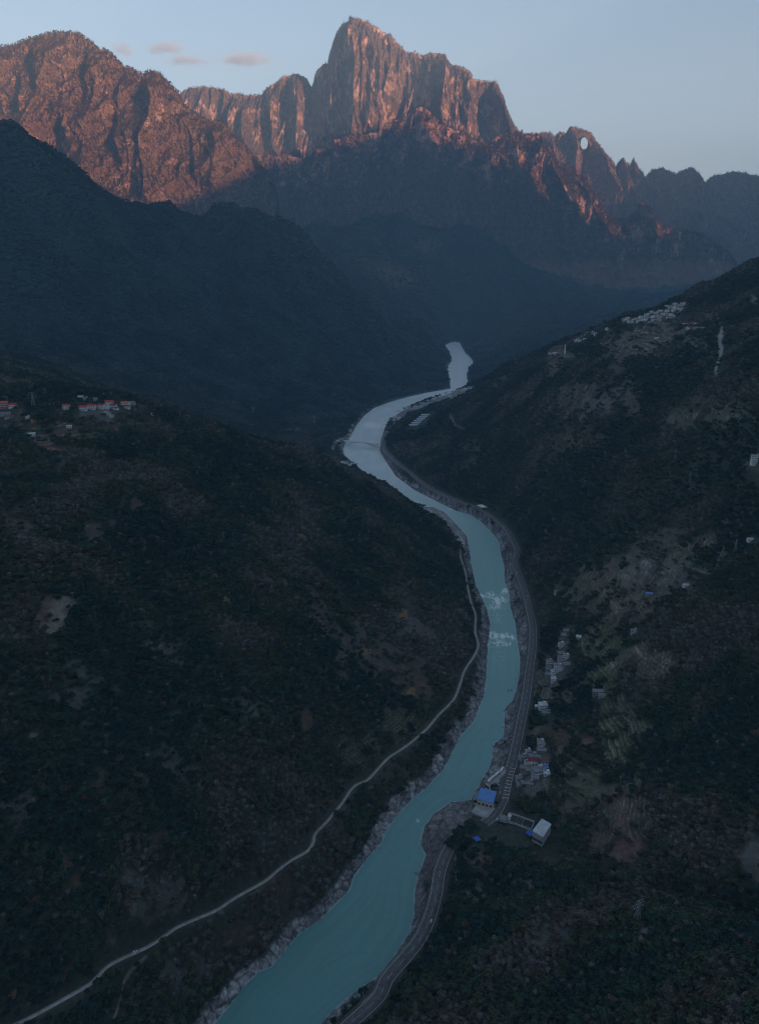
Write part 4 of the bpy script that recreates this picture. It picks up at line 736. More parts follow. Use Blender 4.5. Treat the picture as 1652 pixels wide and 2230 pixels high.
# right bank hamlets
village([(1233,1378,9,7,3,'gable','grey','grey'),(1228,1388,8,7,3,'shed','grey','grey'),(1223,1398,9,7,3,'gable','brown','brown'),(1222,1411,8,7,6,'flat','white','grey'),(1221,1428,10,9,3,'gable','brown','grey'),(1224,1441,12,9,6,'gable','pale','grey'),(1233,1436,8,7,5,'flat','white','grey'),
 (1232,1453,12,9,4,'gable','grey','grey'),(1216,1463,13,10,8,'flat','white','grey'),(1196,1448,9,8,5,'flat','pale','grey'),(1195,1463,8,7,4,'flat','grey','grey'),(1194,1474,9,6,3,'shed','grey','grey'),(1205,1471,7,6,6,'flat','white','white'),(1205,1486,7,6,5,'flat','white','white')],
 "in the hamlet beside the rapids highway", "houses in the hamlet right of the highway bend")
village([(1182,1545,11,9,6,'flat','white','white'),(1189,1557,11,8,2.5,'flat','grey','grey'),(1168,1543,4,4,2.5,'shed','pale','white')], "below the bend hamlet", "pale houses at the foot of the hamlet path")
village([(1178,1628,8,12,5,'flat','pale','grey'),(1179,1639,11,5,2.5,'shed','grey','grey'),(1150,1641,6,4,3,'flat','white','grey'),(1161,1655,11,9,4,'flat','grey','grey'),(1160,1666,12,8,6,'gable','white','maroon'),(1186,1668,9,10,6,'gable','pale','brown'),(1188,1677,5,4,2.5,'gable','pale','blue'),
 (1138,1655,8,6,3,'flat','pale','grey'),(1170,1655,7,6,3,'gable','white','grey'),(1150,1668,8,6,4,'flat','white','grey'),(1152,1683,8,7,3,'gable','pale','grey'),(1165,1700,9,6,3,'shed','grey','grey'),(1190,1690,7,6,3,'flat','white','white'),(1130,1700,7,6,3,'flat','pale','grey'),(1173,1688,14,11,6,'flat','pale','grey'),(1144,1678,12,7,2.5,'flat','grey','grey'),(1143,1690,9,6,2.5,'shed','grey','brown'),(1133,1713,8,7,2,'flat','grey','grey'),(1144,1711,10,8,2,'flat','brown','grey'),(1154,1712,8,9,2.5,'flat','grey','grey')],
 "in the hamlet above the warehouses", "houses in the hamlet above the warehouses")
# village beyond the bend, on both banks
village([(868,898,17,12,6,'gable','white','white'),(860,911,15,12,8,'flat','white','white'),(857,917,14,9,5,'flat','cream','grey'),(869,914,14,10,7,'flat','white','white'),(881,892,16,11,9,'flat','white','grey'),(890,891,15,12,12,'flat','cream','grey'),(897,893,14,9,7,'flat','pale','white'),(905,891,17,12,11,'flat','white','grey'),
 (916,888,16,11,8,'flat','white','grey'),(922,882,13,10,7,'gable','pale','white'),(932,879,13,10,6,'gable','white','grey'),(926,884,12,9,6,'flat','pale','grey'),(944,871,13,10,6,'gable','white','white'),(969,859,16,10,6,'gable','white','grey'),(979,865,16,11,6,'flat','white','white'),(974,856,14,10,5,'gable','pale','white'),
 (985,855,14,10,5,'gable','white','grey'),(992,853,16,9,5,'flat','pale','white'),(1001,854,20,12,9,'flat','cream','yellow'),(1008,851,15,9,6,'flat','white','grey'),(1014,850,16,10,6,'gable','white','white'),(1024,845,18,9,5,'gable','pale','grey'),(1029,850,18,9,6,'gable','white','white'),(1036,847,16,9,5,'gable','pale','grey')],
 "in the riverside town beyond the bend", "houses in the riverside town beyond the bend")
village([(762,942,13,10,10,'flat','cream','orange'),(760,950,13,10,8,'flat','cream','grey'),(755,958,15,9,6,'flat','pale','grey'),(750,958,12,9,5,'gable','grey','grey'),(742,958,12,9,5,'gable','pale','grey'),(735,962,12,8,5,'gable','pale','white'),(729,965,12,8,4,'gable','grey','grey'),(766,929,10,8,6,'flat','pale','grey')],
 "at the left end of the arch bridge", "houses at the left end of the arch bridge")
village([(746,1010,11,8,6,'gable','white','white'),(751,1013,10,8,7,'flat','white','grey'),(756,1012,10,8,9,'flat','pale','grey'),(762,1016,12,8,6,'gable','white','white'),(766,1011,9,7,6,'flat','pale','grey')], "among trees below the arch bridge", "houses among trees below the bridge")
place_house(822, 1053, 9, 6, 3, 'gable', 'grey', 'grey', .2, "small dark hut on the left bank beside the pale track loop", None, 'hut', 'hut')
for px, py, lb_ in [(1018,861,'a'),(1000,843,'b')]: pass
# greenhouse sheds beyond the bend
for i in range(6):
    px, py = 905+i*5.2, 927-i*4.4; p = hit(px, py); key = 'polytunnel'
    if key not in _proto:
        o = empty('farm_shed', (0, 0, 0)); m = MB(); m.box((0, 0, .8), (46, 8, 3.6)); m.build('wall', MW['pale'], o); r = MB(); r.gable((0, 0, 2.6), 46, 8, 1.8, .5); r.build('roof', MR['white'], o); _proto[key] = o
    else: o = copy_thing(_proto[key])
    o.location = (p[0], p[1], p[2]+1.5); o.rotation_euler = (0, 0, .12); HOUSE.append((p[0], p[1], 28))
    tag(o, f"long grey-roofed farm shed, {ORD[i]} from the front of the parallel row", "shed", "parallel farm sheds behind the riverside town")

def quad_building(nm, corners, zr, zg, strips, wallm, roofm, label, cat, rise=1.2, ribs=True):
    """building whose roof corners (back-left, back-right, front-right, front-left) are given"""
    Cn = atz([c[0] for c in corners], [c[1] for c in corners], float(zr)); o_ = Cn.mean(0); root = empty(nm, (o_[0], o_[1], zg), 0, label, cat); Q = Cn-np.array((o_[0], o_[1], zg))
    m = MB(); m.add([(q[0], q[1], -3) for q in Q]+[tuple(q) for q in Q], [(3, 2, 1, 0), (0, 1, 5, 4), (1, 2, 6, 5), (2, 3, 7, 6), (3, 0, 4, 7)]); m.build('wall', wallm, root)
    lerp = lambda a, b_, t: a+(b_-a)*t
    for s in range(strips):                                           # roof sheets, lapped one over the next
        t0, t1 = s/strips, (s+1)/strips; a, b_ = lerp(Q[0], Q[3], t0), lerp(Q[1], Q[2], t0); c, d = lerp(Q[1], Q[2], t1), lerp(Q[0], Q[3], t1)
        e = (b_-a)/np.linalg.norm(b_-a)*.6; r = MB(); za, zb_ = .35+rise*(1-t0), .35+rise*(1-t1)+.25
        P_ = [a-e+[0, 0, za], b_+e+[0, 0, za], c+e+[0, 0, zb_-.15], d-e+[0, 0, zb_-.15]]; top = [p+np.array((0, 0, .22)) for p in P_]
        r.add([tuple(p) for p in P_+top], [(3, 2, 1, 0), (4, 5, 6, 7), (0, 1, 5, 4), (1, 2, 6, 5), (2, 3, 7, 6), (3, 0, 4, 7)])
        sh = r.build('roof_sheet', roofm, root)
        if ribs:
            g = MB()
            for k in range(1, 9):
                u = k/9; g.bar(lerp(top[0], top[1], u)+np.array((0, 0, .05)), lerp(top[3], top[2], u)+np.array((0, 0, .05)), .18)
            g.build('seam', roofm, sh)
    f0, f1 = Q[3], Q[2]; n_ = np.array((f1[1]-f0[1], -(f1[0]-f0[0]), 0)); n_ /= np.linalg.norm(n_)
    for k in range(4):
        u = (k+.5)/4; p = lerp(f0, f1, u)+n_*.05; g = MB(); g.box((p[0], p[1], 1.7), (2.6, .14, 3.2), math.atan2(f1[1]-f0[1], f1[0]-f0[0])); g.build('door', M_dark, root)
    for c_ in Cn: HOUSE.append((c_[0], c_[1], 8))
    HOUSE.append((o_[0], o_[1], 16)); return root
quad_building('warehouse', [(1047,1719.6),(1079.7,1726.5),(1072.8,1751),(1039,1742.5)], 19, 13, 4, MW['cream'], MR['blue'], "blue-roofed warehouse on the right bank beside its concrete yard", "warehouse")
quad_building('warehouse', [(1180,1785),(1199,1796),(1181,1824),(1159,1812)], 28, 19, 3, MW['pale'], MR['white'], "white-roofed warehouse at the end of the walled compound", "warehouse", rise=.4)
quad_building('annex', [(1036,1724),(1046,1727),(1039,1742),(1032,1741)], 17.5, 13, 1, MW['cream'], MR['grey'], "cream annex on the river side of the blue-roofed warehouse", "annex", rise=.1, ribs=False)
quad_building('annex', [(1080,1728),(1087,1731),(1083,1745),(1076,1744)], 17, 13, 1, MW['grey'], MR['brown'], "small brown-roofed building between the blue roof and the highway", "annex", rise=.1, ribs=False)
lb2 = quad_building('long_building', [(1096,1670),(1101,1674),(1064,1709),(1057,1703)], 20, 13, 1, MW['white'], MR['grey'], "long narrow building crowded with white tanks on its roof, by the river", "building", rise=.1, ribs=False)
a0, a1 = atz(1097., 1673., 20.5), atz(1062., 1704., 20.5)
for k in range(13):
    p = a0+(a1-a0)*((k+.5)/13); g = MB(); g.box((p[0]-lb2.location[0]+random.uniform(-.8, .8), p[1]-lb2.location[1], 8.6), (random.uniform(2.4, 3.6), 1.5, random.uniform(1.2, 1.9)), .5); g.build('roof_tank', M_whitep, lb2)
quad_building('workshop', [(1090,1774),(1104,1779),(1101,1790),(1087,1786)], 19, 14, 1, MW['pale'], MR['grey'], "square grey-roofed workshop where the compound meets the highway", "workshop", rise=.2, ribs=False)
quad_building('kiosk', [(1107,1773),(1112,1774.5),(1111,1781),(1106,1780)], 22, 15, 1, MW['white'], MR['white'], "narrow white tower-like block beside the square workshop", "building", rise=.1, ribs=False)
# roofless walled compound
Cn = atz([1108, 1163, 1156, 1103], [1771, 1790, 1807, 1788], 17.0); cen = Cn.mean(0); comp = empty('walled_compound', (cen[0], cen[1], 15), 0, "roofless walled compound with steel posts between workshop and white-roofed warehouse", "compound")
for i in range(4):
    a_, b_ = Cn[i]-cen, Cn[(i+1) % 4]-cen; mid = (a_+b_)/2; g = MB(); g.box((mid[0], mid[1], .6), (np.linalg.norm(b_-a_), .5, 5.2), math.atan2(b_[1]-a_[1], b_[0]-a_[0])); g.build('wall', MW['pale'], comp)
for u in (.36, .62):
    a_, b_ = Cn[0]-cen+(Cn[1]-Cn[0])*u, Cn[3]-cen+(Cn[2]-Cn[3])*u; mid = (a_+b_)/2; g = MB(); g.box((mid[0], mid[1], .5), (np.linalg.norm(b_-a_), .4, 4.4), math.atan2(b_[1]-a_[1], b_[0]-a_[0])); g.build('partition', MW['grey'], comp)
for i in range(3):
    for j in range(6):
        p = Cn[0]+(Cn[1]-Cn[0])*(.36+j*.05)+(Cn[3]-Cn[0])*(.25+i*.25)-cen; g = MB(); g.bar((p[0], p[1], -1), (p[0], p[1], 4.4), .28); g.build('post', M_steel, comp)
fl = MB(); fl.add([tuple(c-cen+np.array((0, 0, -2.6))) for c in Cn]+[tuple(c-cen+np.array((0, 0, -1.2))) for c in Cn], [(3, 2, 1, 0), (4, 5, 6, 7), (0, 1, 5, 4), (1, 2, 6, 5), (2, 3, 7, 6), (3, 0, 4, 7)]); fl.build('floor', solid("compound_floor", (.17, .15, .15), noise_amt=.3, scale=.4), comp)
HOUSE += [(cen[0]+dx, cen[1]+dy, 15) for dx, dy in ((0, 0), (14, -4), (-14, 4))]
# concrete yard slab with a river wall
Yd = atz([1031, 1040, 1066, 1078, 1061, 1049, 1026], [1762, 1749, 1757, 1760, 1781, 1780, 1769], 13.6); yc = Yd.mean(0)
ym = MB(); k = len(Yd); ym.add([tuple(p-yc) for p in Yd]+[tuple(p-yc+np.array((0, 0, -9))) for p in Yd], [tuple(reversed(range(k)))]+[(i, (i+1) % k, k+(i+1) % k, k+i) for i in range(k)])
yo = ym.build('yard', solid("yard_concrete", (.36, .355, .36), noise_amt=.3, scale=.12)); yo.location = tuple(yc); tag(yo, "pale concrete yard below the blue-roofed warehouse", "yard", kind="structure")
wl = MB(); pw = [Yd[1], Yd[0], Yd[6], Yd[5]]
for a_, b_ in zip(pw[:-1], pw[1:]):
    mid = (a_+b_)/2; wl.box((mid[0], mid[1], 13.9), (np.linalg.norm((b_-a_)[:2]), .35, 1.2), math.atan2(b_[1]-a_[1], b_[0]-a_[0]))
tag(wl.build('yard_wall', MW['pale']), "low pale wall round the river side of the concrete yard", "wall"); HOUSE += [(p[0], p[1], 7) for p in Yd]+[(yc[0], yc[1], 16)]
# blue tarpaulin shelters
for px, py, w, lb_ in [(1153,1821,7,"bright blue tarpaulin shelter beside the white-roofed warehouse"),(1038,1833,6.5,"small blue-roofed shelter alone in dark trees above the highway tunnel")]:
    p = hit(px, py); o = empty('shelter', (p[0], p[1], p[2]+.2), .5, lb_, "shelter"); r = MB(); r.add([(-w/2, -w/2, 3), (w/2, -w/2, 2.7), (w/2, w/2, 3.3), (-w/2, w/2, 3.6), (-w/2, -w/2, 3.1), (w/2, -w/2, 2.8), (w/2, w/2, 3.4), (-w/2, w/2, 3.7)], [(3, 2, 1, 0), (4, 5, 6, 7), (0, 1, 5, 4), (1, 2, 6, 5), (2, 3, 7, 6), (3, 0, 4, 7)]); r.build('roof', M_tarp, o)
    for sx in (-1, 1):
        for sy in (-1, 1): g = MB(); g.bar((sx*w*.45, sy*w*.45, -.5), (sx*w*.45, sy*w*.45, 3.0), .2); g.build('post', M_steel, o)
    HOUSE.append((p[0], p[1], 8))

# ------------------------------------------------------------------ bridge and road gallery
b0, b1 = atz(750., 960., 17.0), atz(824., 965.5, 17.0); bd = b1-b0; L = np.linalg.norm(bd); br = empty('arch_bridge', tuple((b0+b1)/2), math.atan2(bd[1], bd[0]), "slender concrete arch bridge crossing the river before the far bend", "bridge")
g = MB(); g.box((0, 0, 0), (L+8, 8, 1.7)); g.build('deck', MW['white'], br)
for sy in (-1, 1):
    g = MB(); g.box((0, sy*3.8, 1.35), (L+8, .3, 1.0)); g.build('railing', MW['white'], br)
    g = MB(); pts = [(x, sy*2.4, -.9-12.5*(x/(L*.40))**2) for x in np.linspace(-L*.40, L*.40, 25)]
    for a_, b_ in zip(pts[:-1], pts[1:]): g.bar(a_, b_, 2.0)
    g.build('arch_rib', MW['pale'], br)
for x in list(np.linspace(-L*.38, -L*.16, 5))+list(np.linspace(L*.16, L*.38, 5))+[-L*.44, L*.44, -L*.48, L*.48]:
    g = MB(); zb_ = -.9-12.5*(x/(L*.40))**2 if abs(x) < L*.4 else -17
    for sy in (-1, 1): g.bar((x, sy*2.4, -.4), (x, sy*2.4, zb_), .9)
    g.build('column', MW['pale'], br)
gi_ = int(np.argmin([abs(proj(*p)[1]-1108)+abs(proj(*p)[0]-1046) for p in hwy])); gp = hwy[gi_]; gt = hwy[gi_+3]-hwy[gi_-3]; ga = math.atan2(gt[1], gt[0])
ga_o = empty('rockfall_gallery', tuple(gp), ga, "open concrete rockfall gallery over the highway where it nears the rapids", "gallery")
g = MB(); g.box((0, -2, 6.6), (26, 15, .9)); g.build('roof', MW['white'], ga_o)
for x in np.linspace(-12, 12, 6): g = MB(); g.bar((x, 5.3, -4), (x, 5.3, 6.2), .8); g.build('column', MW['pale'], ga_o)
g = MB(); g.box((0, -9, 2), (26, .8, 9)); g.build('wall', MW['grey'], ga_o)
vi = empty('viaduct_piers', tuple(hwy[gi_+8]), 0, "row of concrete piers carrying the highway edge before the gallery", "piers")
for k in range(9):
    p = hwy[gi_+4+k]-hwy[gi_+8]; t_ = hwy[gi_+5+k]-hwy[gi_+4+k]; t_ /= np.linalg.norm(t_); g = MB(); q = (p[0]-t_[1]*7.2, p[1]+t_[0]*7.2); g.bar((q[0], q[1], p[2]-11), (q[0], q[1], p[2]-.6), 1.1); g.build('pier', MW['pale'], vi)

# ------------------------------------------------------------------ pylons, poles, the ridge tower
def make_pylon(h, w):
    o = empty('pylon', (0, 0, 0)); lv = [0, .28, .5, .68, .82, .93, 1.0]; wd = [w/2, w*.33, w*.22, w*.14, w*.10, w*.08, w*.03]
    for sx, sy in ((-1, -1), (1, -1), (1, 1), (-1, 1)):
        g = MB()
        for i in range(6): g.bar((sx*wd[i], sy*wd[i], h*lv[i]-(1.5 if i == 0 else 0)), (sx*wd[i+1], sy*wd[i+1], h*lv[i+1]), .34)
        g.build('leg', M_steel, o)
    g = MB(); cs = [(-1, -1), (1, -1), (1, 1), (-1, 1)]
    for i in range(5):
        for a_, b_ in zip(cs, cs[1:]+cs[:1]):
            g.bar((a_[0]*wd[i], a_[1]*wd[i], h*lv[i]), (b_[0]*wd[i+1], b_[1]*wd[i+1], h*lv[i+1]), .2); g.bar((b_[0]*wd[i], b_[1]*wd[i], h*lv[i]), (a_[0]*wd[i+1], a_[1]*wd[i+1], h*lv[i+1]), .2)
            g.bar((a_[0]*wd[i+1], a_[1]*wd[i+1], h*lv[i+1]), (b_[0]*wd[i+1], b_[1]*wd[i+1], h*lv[i+1]), .2)
    g.build('bracing', M_steel, o)
    for zf, ln in ((.70, .36), (.83, .44), (.96, .30)):
        g = MB(); z_ = h*zf
        for s in (-1, 1):
            g.bar((0, -.5, z_), (s*h*ln/1.6, 0, z_+.3), .26); g.bar((0, .5, z_), (s*h*ln/1.6, 0, z_+.3), .26); g.bar((0, 0, z_+h*.045), (s*h*ln/1.6, 0, z_+.3), .22)
        ca = g.build('crossarm', M_steel, o)
        for s in (-1, 1): g = MB(); g.bar((s*h*ln/1.7, 0, z_+.2), (s*h*ln/1.7, 0, z_-1.8), .25); g.build('insulator', MW['white'], ca)
    return o
pp = None
for px, py, s, rz, lb_ in [(1386,2010,.60,.5,"steel lattice pylon in the dark trees at lower right, biggest pylon"),(74,893,.86,.15,"steel lattice pylon standing in the left hilltop village"),(1600,1202,.50,.8,"small steel pylon above the path near the right edge"),
    (1469,1003,.55,-.3,"small steel pylon on the spur above the terraced right slope, upper one"),(1501,1053,.50,.4,"small steel pylon on the right slope, below the upper one"),(684,928,1.25,.3,"tall distant pylon in haze behind the left hill crest"),(552,906,1.1,0,"distant faded pylon behind the left hill crest, farther from the river")]:
    p = hit(px, py)
    if pp is None: pp = make_pylon(36, 9); o = pp
    else: o = copy_thing(pp)
    o.location = tuple(p); o.rotation_euler = (0, 0, rz); o.scale = (s, s, s); tag(o, lb_, "pylon", "lattice power pylons on the slopes"); HOUSE.append((p[0], p[1], 3.5))
pole0 = None
for i, (px, py) in enumerate([(98,893),(118,891),(129,889),(196,881),(258,876),(84,908)]):
    p = hit(px, py)
    if pole0 is None:
        pole0 = empty('utility_pole', (0, 0, 0)); g = MB(); g.bar((0, 0, -1), (0, 0, 11), .32); g.build('pole', MW['grey'], pole0); g = MB(); g.bar((-1.2, 0, 10), (1.2, 0, 10), .18); g.build('crossarm', M_dark, pole0); o = pole0
    else: o = copy_thing(pole0)
    o.location = tuple(p); tag(o, f"concrete utility pole, {ORD[i]} placed along the left hilltop village lane", "pole", "utility poles of the left village"); HOUSE.append((p[0], p[1], 4))
for i, (px, py) in enumerate([(98,893),(118,891),(129,889),(196,881),(258,876),(84,908)]):
    pass
p = hit(1229, 770); tw = empty('ridge_tower', tuple(p), 0, "slender pale tower standing alone at the left end of the ridge village", "tower"); g = MB()
for i in range(8): g.box((0, 0, i*3.2+1), (3.2-i*.14, 3.2-i*.14, 3.4)); 
g.build('shaft', MW['white'], tw); g = MB(); g.box((0, 0, 26.4), (3.8, 3.8, .8)); g.bar((0, 0, 26), (0, 0, 30), .3); g.build('cap', MW['pale'], tw)

# ------------------------------------------------------------------ vehicles
def loft(m, secs):
    k = len(secs[0]); V = [p for s in secs for p in s]; Fs = []
    for i in range(len(secs)-1):
        for j in range(k): Fs.append((i*k+j, i*k+(j+1) % k, (i+1)*k+(j+1) % k, (i+1)*k+j))
    Fs += [tuple(reversed(range(k))), tuple(range((len(secs)-1)*k, len(secs)*k))]; m.add(V, Fs)
def make_car():
    o = empty('car', (0, 0, 0)); m = MB()
    def sec(x, w, z0, z1): return [(x, -w, z0), (x, w, z0), (x, w*1.02, (z0+z1)/2), (x, w*.9, z1), (x, -w*.9, z1), (x, -w*1.02, (z0+z1)/2)]
    loft(m, [sec(-2.2, .75, .45, .8), sec(-2.05, .85, .3, .95), sec(-1.2, .9, .25, 1.0), sec(.9, .9, .25, 1.0), sec(1.7, .86, .3, .88), sec(2.2, .7, .4, .7)]); m.build('body', M_whitep, o)
    m = MB(); loft(m, [sec(-1.9, .72, .97, 1.0), sec(-1.45, .74, .97, 1.42), sec(.2, .74, .97, 1.45), sec(1.0, .74, .97, 1.0)]); m.build('window_band', M_glass, o)
    m = MB(); m.box((-.62, 0, 1.46), (1.7, 1.3, .05)); m.build('roof', M_whitep, o)
    for x in (-1.35, 1.35):
        for y in (-.85, .85):
            m = MB(); a = [(x+math.cos(t)*.33, y-.1, .33+math.sin(t)*.33) for t in np.linspace(0, 2*math.pi, 14, endpoint=False)]; loft(m, [a, [(p[0], p[1]+.2, p[2]) for p in a]]); m.build('wheel', M_rub, o)
    for y in (-.6, .6): m = MB(); m.box((2.16, y, .6), (.1, .3, .14)); m.build('headlight', M_glass, o)
    return o
car0 = make_car(); cars = []
def put_car(line, px, py, off, lb_, first=False, pos=None, rz=None, s=1.0):
    if pos is None:
        i = int(np.argmin([math.hypot(proj(*p)[0]-px, proj(*p)[1]-py) for p in line])); i = min(max(i, 1), len(line)-2); t_ = line[i+1]-line[i-1]; a_ = math.atan2(t_[1], t_[0])
        pos = (line[i][0]-math.sin(a_)*off, line[i][1]+math.cos(a_)*off, line[i][2]+.07); rz = a_
    o = car0 if first else copy_thing(car0); o.location = pos; o.rotation_euler = (0, 0, rz); o.scale = (s, s, s); tag(o, lb_, "car", "white cars in the valley"); return o
put_car(lrd, 297, 2074, .3, "white car alone on the narrow concrete road on the left slope", True)
put_car(hwy, 933, 2014, -2.4, "white car on the dark highway stretch below the near rock beach")
put_car(hwy, 1126, 1247, 2.4, "small white car on the highway uphill of the upper rapids")
put_car(hwy, 1146, 1300, -2.4, "small white car on the highway level with the upper rapids")
put_car(hwy, 1099, 1148, 2.4, "tiny white car on the highway just past the gallery")
for i, (px, py) in enumerate([(1078,1704),(1081,1700.5),(1084,1697),(1087,1694),(1082,1706),(1085,1702)]):
    put_car(None, 0, 0, 0, f"white car parked by the long building, {['front outer','second outer','third outer','rear outer','front inner','rear inner'][i]} place", pos=tuple(atz(float(px), float(py), 13.6)), rz=.3, s=1.0)
put_car(None, 0, 0, 0, "white car parked at the roadside against the square workshop", pos=tuple(atz(1082., 1786., 14.2)), rz=1.1)
# hard standing under the parked cars
Pk = atz([1106, 1110, 1090, 1058], [1669, 1676, 1722, 1712], 13.5); pc = Pk.mean(0); pm_ = MB(); pm_.add([tuple(p-pc) for p in Pk]+[tuple(p-pc+np.array((0, 0, -6))) for p in Pk], [(3, 2, 1, 0), (0, 1, 5, 4), (1, 2, 6, 5), (2, 3, 7, 6), (3, 0, 4, 7)])
po = pm_.build('parking_area', solid("parking_surface", (.12, .12, .125), noise_amt=.3, scale=.2)); po.location = tuple(pc); tag(po, "dark paved parking strip between the long building and the highway", "parking area", kind="structure"); HOUSE += [(p[0], p[1], 9) for p in Pk]
p = atz(1076., 1714., 13.6); tr = empty('truck', tuple(p), .12, "long dark lorry parked between the blue warehouse and the white cars", "truck"); m = MB(); m.box((-1.5, 0, 2.2), (10, 2.4, 2.4)); m.build('cargo_box', M_dark, tr); m = MB(); m.box((4.9, 0, 1.75), (2.2, 2.3, 2.3)); m.build('cab', MW['grey'], tr)
m = MB(); m.box((0, 0, .8), (12, 1.2, .3)); m.build('chassis', M_dark, tr)
for x in (-5, -3.8, 4.6):
    for y in (-1.05, 1.05): m = MB(); a = [(x+math.cos(t)*.5, y-.15, .5+math.sin(t)*.5) for t in np.linspace(0, 2*math.pi, 12, endpoint=False)]; loft(m, [a, [(q[0], q[1]+.3, q[2]) for q in a]]); m.build('wheel', M_rub, tr)

# ------------------------------------------------------------------ boulders on the banks
M_rock = mat("river_rock", (.30, .295, .30), noise_amt=.4, scale=.6, bump=.6)
def rock_mesh(seed):
    import bmesh
    bm = bmesh.new(); bmesh.ops.create_icosphere(bm, subdivisions=2, radius=1); r_ = random.Random(seed)
    pl = [(Vector((r_.uniform(-1, 1), r_.uniform(-1, 1), r_.uniform(-.3, 1))).normalized(), r_.uniform(.45, .8)) for _ in range(9)]
    for v in bm.verts:
        for n_, d_ in pl:
            e = v.co.dot(n_)-d_
            if e > 0: v.co -= n_*e
        v.co += Vector((r_.uniform(-.05, .05),)*3); v.co.z *= .7
    me = bpy.data.meshes.new('boulder'); bm.to_mesh(me); bm.free(); me.materials.append(M_rock); return me
rocks = [rock_mesh(i) for i in range(5)]
BL = [(1103,1593,5,"pale pointed"),(1108,1597,4,""),(1112,1604,4,""),(1111,1611,3,""),(1096,1586,3,""),(1072,1625,4,"pale"),(1071,1640,2.5,""),(1068,1668,3,""),(1085,1555,2,""),(1126,1500,3,""),(1113,1503,4.5,"long low"),(1106,1505,4,""),(1095,1548,2.2,""),(1120,1480,2.5,""),
      (906,1902,4.5,"tall pale triangular"),(916,1889,2.6,""),(918,1836,2.6,""),(915,1848,2.2,""),(921,1852,2.0,""),(968,1765,2.5,""),(990,1752,2.4,""),(1010,1748,2.4,""),(1000,1762,2.4,""),(985,1770,2.2,""),(960,1785,2.2,""),(942,1800,2.0,""),(1002,1753,2.2,""),(1014,1757,2,""),(955,1772,1.8,""),
      (1034,1724,2.2,""),(826,1848,2.5,""),(805,1860,2.4,""),(785,1893,2.6,""),(702,2003,2.4,""),(1001,1607,3,""),(996,1613,2.6,""),(1012,1590,2.6,""),(1052,1520,2.4,""),(1060,1440,2.2,""),(945,1702,2.2,""),(900,1740,2,""),(870,1772,2.2,""),(606,2086,2.4,""),(563,2118,2.4,""),(1043,1290,1.8,""),(1108,1330,2.2,""),(1116,1345,2.4,""),(1030,1738,2,"")]
for side, line in (("left", LB[6:52]), ("right", RB[4:44])):
    L_ = smooth_line(np.array(line, float), 90)
    for k in range(90):
        q = L_[k]; o_ = abs(random.gauss(0, 1))*7+1; BL.append((q[0]+(-o_ if side == "left" else o_), q[1]+random.uniform(-5, 5), random.uniform(1.0, 2.6), ""))
for i, (px, py, s, w_) in enumerate(BL):
    p = hit(px, py); p = p if p[2] > -1 else atz(float(px), float(py), 0.)
    o = bpy.data.objects.new('boulder', rocks[i % 5]); C.objects.link(o); o.location = (p[0], p[1], max(p[2], 0)+s*.1); o.rotation_euler = (0, 0, random.uniform(0, 6)); o.scale = (s*.62, s*.5, s*.62)
    if w_: tag(o, {"pale pointed": "pale pointed boulder in the water off the right bank above the long building", "pale": "pale boulder at the water's edge upstream of the long building", "long low": "long low rock slab jutting into the water right of midstream", "tall pale triangular": "tall pale triangular rock in the water below the pebble beach"}[w_], "boulder", "boulders along the water's edge")
    else:
        sz = "large" if s > 2.1 else ("medium" if s > 1.5 else "small"); sd_ = "left" if px < np.interp(py, [1100, 1300, 1500, 1700, 1900, 2230], [980, 1080, 1095, 1010, 860, 590]) else "right"
        wh = "upstream of the rapids" if py < 1290 else ("beside the rapids" if py < 1450 else ("opposite the long building" if py < 1745 else ("level with the pebble beach" if py < 1900 else "on the nearest reach")))
        tag(o, f"{sz} grey boulder on the {sd_} bank {wh}", "boulder", "boulders along the water's edge")

# ------------------------------------------------------------------ trees
tk = bpy.data.collections.new("tree_kinds")      # not linked to the scene: only sources for the forest
def leafy(n, seed, rx, rz, zc, lobes=6, size=.34, cone=False):
    r_ = np.random.default_rng(seed); V = []; Q = []
    if cone:
        t = r_.random(n)**.75; rad = rx*t*(.55+.45*r_.random(n)); a = r_.random(n)*2*math.pi; P = np.c_[np.cos(a)*rad, np.sin(a)*rad, zc+rz-(2*rz)*t]
    else:
        lc = r_.normal(0, 1, (lobes, 3)); lc /= np.linalg.norm(lc, axis=1)[:, None]; lc[:, 2] = np.abs(lc[:, 2])*.9-.25; lc *= np.array((rx*.52, rx*.52, rz*.5)); lr = r_.uniform(.42, .68, lobes)
        k = r_.integers(0, lobes, n); d = r_.normal(0, 1, (n, 3)); d /= np.linalg.norm(d, axis=1)[:, None]; d[:, 2] = np.where(d[:, 2] < -.3, -d[:, 2]*.6, d[:, 2])
        P = lc[k]+d*(lr[k]*r_.uniform(.75, 1.05, n))[:, None]*np.array((rx, rx, rz)); P[:, 2] += zc
    nrm = (P-np.array((0, 0, zc-rz*.3))); nrm /= np.linalg.norm(nrm, axis=1)[:, None]+1e-6; nrm += r_.normal(0, .55, (n, 3)); nrm /= np.linalg.norm(nrm, axis=1)[:, None]
    up = r_.normal(0, 1, (n, 3)); u = np.cross(nrm, up); u /= np.linalg.norm(u, axis=1)[:, None]; v = np.cross(nrm, u); s = (size*r_.uniform(.6, 1.25, n)*rx*.42)[:, None]
    V = np.stack([P-u*s-v*s*.8, P+u*s*1.1-v*s*.5, P+u*s*.7+v*s, P-u*s*.8+v*s*.7], 1).reshape(-1, 3); Q = np.arange(4*n).reshape(n, 4); return V, Q
